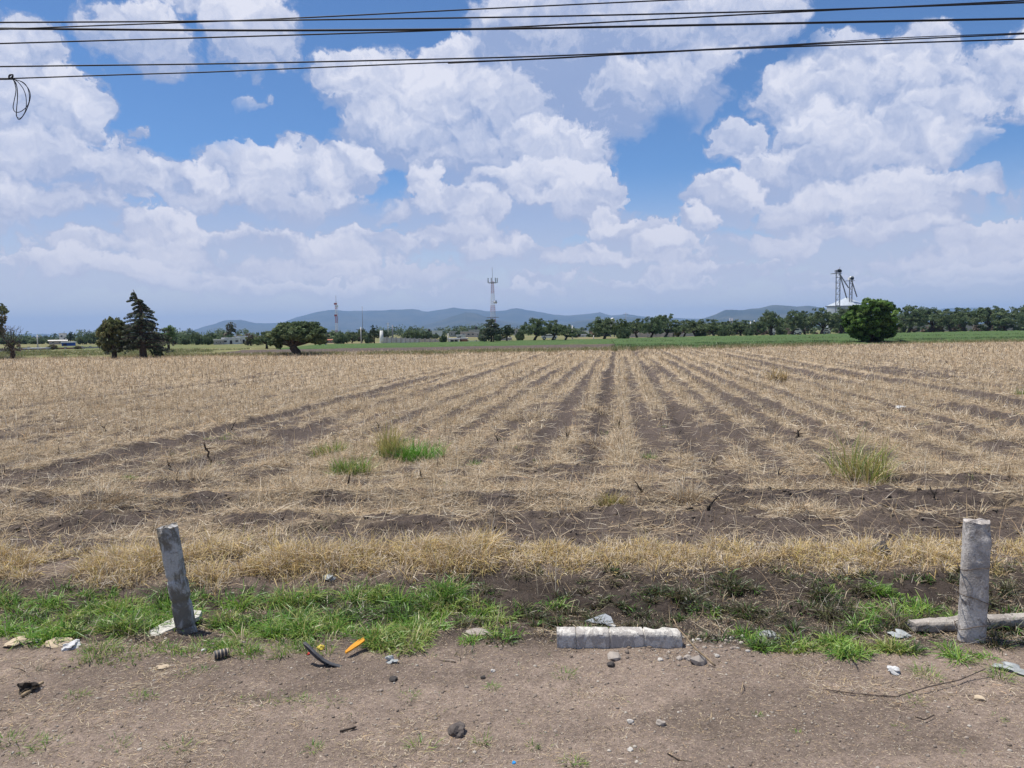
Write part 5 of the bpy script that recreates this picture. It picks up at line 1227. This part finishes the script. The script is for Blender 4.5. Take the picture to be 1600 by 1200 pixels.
rock(482, 1026, .009, 'red_wrap', 'small red plastic bit beside the black plastic trim', 'litter', 'plastic_bit', .8, 42, None, 2, .4)
# sticks and twigs
def stick(name, pts, r0, r1, mat, label, cat='stick', twigs=0, seed=0):
    rng = np.random.default_rng(seed); P = [Vector(p) for p in pts]; o0 = P[0].copy(); Q = []
    for i in range(len(P) - 1):
        for s_ in (0, .33, .66): Q.append(P[i].lerp(P[i + 1], s_) - o0 + Vector(rng.normal(0, r0 * .35, 3)))
    Q.append(P[-1] - o0); n = len(Q); mb = MB(); mb.tube(Q, [r0 + (r1 - r0) * i / (n - 1) for i in range(n)], 6)
    for i in range(twigs):
        b_ = Q[rng.integers(1, n - 1)]; e = b_ + Vector((rng.normal(0, .08), rng.normal(0, .03), abs(rng.normal(0, .08)))); mb.tube([b_, b_.lerp(e, .5) + Vector((0, 0, .01)), e], [r1, r1 * .7, r1 * .3], 4)
    o = mb.build(name, M[mat], None, True); o.location = o0; return tag(o, label, cat)
yr = ground_at(1118, 1042).y
stick('twig', [at(1118, 1041, yr), at(1095, 1020, yr + .05), at(1075, 1000, yr + .10), at(1060, 982, yr + .16), at(1052, 967, yr + .2)], .006, .0035, 'wood', 'long thin pale twig leaning over the end of the fallen post')
stick('stick', [gp(35, 1092, .015), gp(50, 1083, .025), gp(68, 1074, .03)], .010, .008, 'wood', 'short stick lying over the brown dung heap at the left')
rock(46, 1081, .045, 'charred', 'brown clump of roots and soil under the short stick at left', 'clod', 'root_clump', .7, 43, None, 3, .6)
stick('stick', [gp(531, 1145, .006), gp(557, 1138, .008)], .005, .004, 'charred', 'small dark stick on the shoulder at the lower left centre')
stick('stick', [gp(686, 1035, .006), gp(712, 1037, .008)], .006, .004, 'charred', 'dark thin stick at the grass edge left of the fallen post')
stick('twig', [gp(1043, 1180, .006), gp(1060, 1190, .008), gp(1085, 1193, .006)], .004, .003, 'charred', 'curved dark twig near the bottom edge right of centre')
stick('twig', [gp(1430, 1122, .006), gp(1445, 1127, .008), gp(1460, 1120, .01)], .003, .002, 'charred', 'thin curved dark twig on the shoulder at right')
stick('twig', [gp(1160, 1068, .006), gp(1161, 1076, .02), gp(1158, 1084, .006)], .003, .002, 'wood', 'small curved pale twig on the shoulder right of the rock')
ye = ground_at(330, 722).y
stick('charred_stalk', [at(330, 722, ye), at(324, 706, ye), at(318, 692, ye)], .020, .010, 'dry_stalk', 'dark burnt maize stalk standing in the stubble at left', 'stalk', 3, 3)
ye = ground_at(543, 768).y
stick('charred_stalk', [at(544, 768, ye), at(544, 758, ye)], .03, .015, 'charred', 'short dark stub below the left green grass tuft', 'stalk', 2, 4)
ye = ground_at(1108, 803).y
stick('charred_stalk', [at(1108, 803, ye), at(1106, 790, ye)], .022, .012, 'charred', 'short dark stub standing in bare soil right of centre', 'stalk', 2, 5)
for i, (x_, y_, lb) in enumerate([(884, 690, 'dark forked root in the stubble at centre'), (965, 675, 'dark upright stub in the middle crop row'), (1212, 602, 'dark weed stub far out right of centre'), (1000, 775, 'dark root lying in the stubble right of centre'), (262, 738, 'small dark stub left of the burnt stalk'), (655, 758, 'dark root lying below the right green tuft'), (1245, 685, 'dark upright stub left of the tall green tuft')]):
    ye = ground_at(x_, y_).y
    stick('charred_stalk', [at(x_, y_, ye), at(x_ + 3, y_ - 7, ye), at(x_ + 1, y_ - 13, ye)], .022, .01, 'charred', lb, 'stalk', 5, 10 + i)
rock(1376, 872, .06, 'stone_dark', 'dark curled clod at the back of the dry grass band, right', 'clod', 'clod', 1.0, 44, None, 3, .45)
stick('stick', [gp(1395, 886, .02), gp(1415, 884, .03), gp(1430, 884, .03)], .012, .01, 'wood', 'pale stick lying in the dry grass beside the dark clod')
stick('stick', [gp(1465, 875, .03), gp(1502, 878, .03)], .012, .008, 'wood', 'pale stick pointing at the upright post from the left')
stick('stick', [gp(560, 850, .02), gp(590, 849, .03)], .010, .008, 'wood', 'pale straw stick lying behind the dry grass left of centre')
rg_ = np.random.default_rng(77)
ORD = ['first', 'second', 'third', 'fourth', 'fifth', 'sixth', 'seventh', 'eighth', 'ninth', 'tenth', 'eleventh', 'twelfth', 'thirteenth', 'fourteenth']
for i in range(14):
    x_ = 70 + 107 * i + rg_.uniform(-40, 40); y_ = rg_.uniform(600, 800); ye = ground_at(x_, y_).y; k_ = 17.0 * 12 / ye
    o = stick('stalk_stub', [at(x_, y_, ye), at(x_ + rg_.uniform(-.25, .25) * k_, y_ - .5 * k_, ye), at(x_ + rg_.uniform(-.5, .5) * k_, y_ - k_, ye + .05)], .014, .006, 'charred' if i % 2 else 'wood',
          'thin ' + ('dark' if i % 2 else 'pale') + ' stalk stub standing in the stubble, ' + ORD[i] + ' such stub from the left', 'stalk', 3 if i % 3 else 0, 60 + i)
    o['group'] = 'stalk stubs standing in the stubble'
# rusty wire on the ground at right
pts = [gp(1290, 1080, .01), gp(1340, 1090, .02), gp(1400, 1092, .012), (gp(1450, 1082, .03)), gp(1500, 1068, .02), gp(1540, 1056, .04)]
mb = MB(); P = [Vector(p) for p in pts]; o0 = P[0].copy(); mb.tube([p - o0 for p in P], .003, 5)
for i in range(1, 12):
    f = i / 12 * 5; a_ = P[int(f)].lerp(P[min(int(f) + 1, 5)], f - int(f)) - o0; mb.tube([a_ + Vector((-.012, 0, -.008)), a_ + Vector((.012, .004, .012))], .0016, 4)
o = mb.build('barbed_wire', M['wire']); o.location = o0; tag(o, 'loose rusty barbed wire lying on the shoulder at right', 'wire')

# ------------------------------------------------------------------ green and dry tufts that stand out in the field
def plant(px, py, w_px, tp, nb, pal, label, tip=None, spread=.5, name='grass_tuft', wid=.009):
    p = ground_at(px, py); h = (at(px, tp, p.y).z - at(px, py, p.y).z) * 1.15; rd = w_px / FPX * p.y / 2
    st = RNG.bit_generator.state; k_ = 7
    cx_ = p.x + RNG.normal(0, rd * .45, k_); cy_ = p.y + RNG.normal(0, rd * .4, k_); B = Batch()
    tufts(B, cx_, cy_, nb // k_, np.full(k_, rd * .5), h * RNG.uniform(.65, 1.1, k_), pal, spread, wid, tip, inner=.5, bendr=(0, .6))
    o = B.build(name, M['grass']); me = o.data; off = Vector((p.x, p.y, 0)); me.transform(Matrix.Translation(-off)); o.location = off
    return tag(o, label, 'grass tuft', 'grass tufts standing in the stubble')
TALLP = YG + [(.34, .30, .10), (.45, .36, .15)]
plant(1340, 752, 84, 680, 360, GREEN[3:4] + [(.34, .30, .10), (.45, .36, .15), (.40, .36, .12), (.26, .30, .08)], 'tall yellow green grass tuft at right in the stubble', GOLD + YG, .55)
plant(655, 722, 54, 693, 640, [(.13, .32, .04), (.17, .36, .05), (.10, .24, .03)], 'bright green low grass tuft left of centre', None, .6)
plant(610, 722, 46, 676, 300, YG, 'tall half dry grass tuft left of the bright green one', GOLD, .4)
plant(545, 748, 46, 712, 560, TALLP, 'yellow green grass tuft with a dark stub below it', None, .55)
plant(632, 694, 26, 683, 200, GREEN, 'small bright green tuft behind the tall half dry one', None, .6)
plant(207, 756, 24, 746, 160, GREEN, 'small dark green tuft at left in the stubble', None, .7)
plant(742, 728, 22, 717, 150, GREEN, 'small green tuft right of the bright green tuft', None, .7)
plant(955, 790, 40, 766, 260, DARKG + YG, 'dull green tuft in the headland right of centre', GOLD, .55)
plant(1012, 718, 20, 707, 120, GREEN, 'tiny green tuft in the middle crop rows', None, .6)
plant(1213, 598, 26, 575, 300, DRY + GOLD, 'dry brown weed standing far out right of centre', None, .3, 'weed', .02)
plant(1598, 620, 16, 605, 160, YG, 'green tuft at the right edge of the stubble', None, .5, wid=.012)
plant(510, 712, 40, 690, 420, GOLD + YG, 'dry yellow tuft left of the yellow green ones', None, .6)
plant(345, 688, 44, 682, 180, GREEN + DRY, 'flat greenish tuft behind the burnt stalk', None, .9)

# ------------------------------------------------------------------ overhead cables
M['cable'] = plain('cable', (.025, .025, .035), (.018, .018, .026), 8, .6)
def cable(name, pts, Y_, rad, label, group='overhead cables', ext=True, parent=None):
    xs_ = np.array([p[0] for p in pts], float); yv = np.array([p[1] for p in pts], float)
    if ext:
        c_ = np.polyfit(xs_, yv, 2)
        xs2 = np.concatenate([[-700, -350], xs_, [1950, 2300]]); yv2 = np.concatenate([np.polyval(c_, [-700, -350]) * 0 + yv[0] + (yv[0] - yv[1]) / (xs_[0] - xs_[1]) * (np.array([-700, -350]) - xs_[0]), yv, yv[-1] + (yv[-1] - yv[-2]) / (xs_[-1] - xs_[-2]) * (np.array([1950, 2300]) - xs_[-1])])
    else: xs2, yv2 = xs_, yv
    g = np.linspace(xs2[0], xs2[-1], 60)
    # smooth interpolation through the points
    yy = np.interp(g, xs2, yv2)
    for _ in range(6): yy[1:-1] = (yy[:-2] + 2 * yy[1:-1] + yy[2:]) / 4
    P = [at(a_, b_, Y_) for a_, b_ in zip(g, yy)]; o0 = P[len(P) // 2].copy()
    mb = MB(); mb.tube([p - o0 for p in P], rad, 7); o = mb.build(name, M['cable'], None, True); o.location = o0
    return tag(o, label, 'cable', group)
cable('power_cable', [(0, 35), (300, 33.5), (480, 31), (800, 27), (1240, 17), (1600, 4)], 8.6, .0085, 'thin cable starting second from the top at the left edge, level then rising right')
cable('power_cable', [(0, 46), (160, 39.5), (400, 31.5), (800, 11.5), (1050, 0)], 8.9, .0075, 'thin cable climbing across the others and leaving the top edge right of centre')
cable('power_cable', [(0, 44.5), (400, 48), (700, 46), (800, 45), (1200, 37), (1600, 29)], 9.0, .0125, 'thickest black cable, third from the top at centre')
cable('power_cable', [(0, 68), (400, 56.5), (700, 47.5), (800, 43), (1200, 20.5), (1400, 11), (1600, 1)], 9.3, .0085, 'cable starting at the left below the thickest one and rising to the top right corner')
cable('power_cable', [(0, 104), (400, 99), (600, 94), (800, 90), (1200, 74), (1600, 61)], 9.1, .0085, 'upper of the two lower cables at the left, joining the other at right')
cable('power_cable', [(1600 * 0 + 22, 122.5), (240, 115), (300, 114), (400, 109.5), (700, 97), (800, 94), (1000, 83.5), (1200, 73), (1400, 62), (1600, 53)], 9.15, .0075, 'lowest cable, running right from the knot with the hanging coil', ext=False)
cable('power_cable', [(700, 99), (900, 90), (1040, 80), (1200, 72), (1400, 59), (1600, 51.5), (1900, 36)], 9.2, .005, 'very thin wire twisted round the lowest cable in its right half', ext=False)
o = cable('power_cable', [(-600, 130), (-200, 125), (0, 123.5), (21, 123)], 9.15, .012, 'short thick cable end coming in from the left edge to the knot', ext=False)
Yc = 9.15; kn = at(17, 121, Yc); r = empty('cable_coil', kn, 'dark hanging coil of spare cable under a knot at the upper left', 'cable coil')
L_ = lambda pts: [at(x_, y_, Yc + dz_) - kn for x_, y_, dz_ in pts]
mb = MB()
for (a1, a2) in ((0, 0), (1.1, .5), (2.0, 1.2)):
    pts = [(17 + 3.4 * math.cos(t_ + a1), 119.5 + 3.0 * math.sin(t_ * 1.0 + a2), .03 * math.sin(t_ + a1)) for t_ in np.linspace(0, 6.28, 14)]
    mb.tube(L_(pts), .007, 6)
mb.build('knot', M['cable'], r, True)
for pts in ([(20, 124, 0), (25, 130, .01), (27, 142, .02), (27, 158, .02), (25.5, 175, .01), (27, 184, 0), (31, 186.5, -.01), (38, 178, -.02), (44, 165, -.02), (47.5, 150, -.02), (44, 138, -.01), (34, 128, 0), (22, 124, 0)],
            [(20, 124, 0), (26, 134, -.01), (27.5, 150, -.01), (26, 170, -.01), (26, 182, -.01), (33, 184, 0), (40, 172, .01), (41, 155, .02), (37, 140, .02), (28, 128, .01), (21, 124, 0)],
            [(21, 124, 0), (25, 140, .02), (22, 158, .03), (20.5, 168, .03), (24, 175, .02), (33, 174, 0), (43, 165, -.01), (46, 152, -.02), (43, 137, -.02), (35, 128, 0), (21, 124, 0)]):
    mb = MB(); P = L_(pts); Q = []
    for i in range(len(P) - 1):
        p_1 = P[max(i - 1, 0)]; p_2 = P[i]; p_3 = P[i + 1]; p_4 = P[min(i + 2, len(P) - 1)]
        for s_ in (0, .25, .5, .75):
            Q.append(.5 * ((2 * p_2) + (p_3 - p_1) * s_ + (2 * p_1 - 5 * p_2 + 4 * p_3 - p_4) * s_ ** 2 + (3 * p_2 - p_1 - 3 * p_3 + p_4) * s_ ** 3))
    Q.append(P[-1]); mb.tube(Q, .0045, 6); mb.build('loop', M['cable'], r, True)

# ------------------------------------------------------------------ air
m = bpy.data.materials.new('haze_air'); m.use_nodes = True; nt_ = m.node_tree; nt_.nodes.clear()
pv = nt_.nodes.new('ShaderNodeVolumePrincipled'); pv.inputs['Color'].default_value = (.41, .63, 1.0, 1); pv.inputs['Density'].default_value = 0.00011; pv.inputs['Anisotropy'].default_value = 0.0
ou = nt_.nodes.new('ShaderNodeOutputMaterial'); nt_.links.new(pv.outputs[0], ou.inputs['Volume'])
mb = MB(); mb.box((0, 5500, 179), (30000, 17600, 364)); o = mb.build('haze', m); tag(o, kind='stuff')
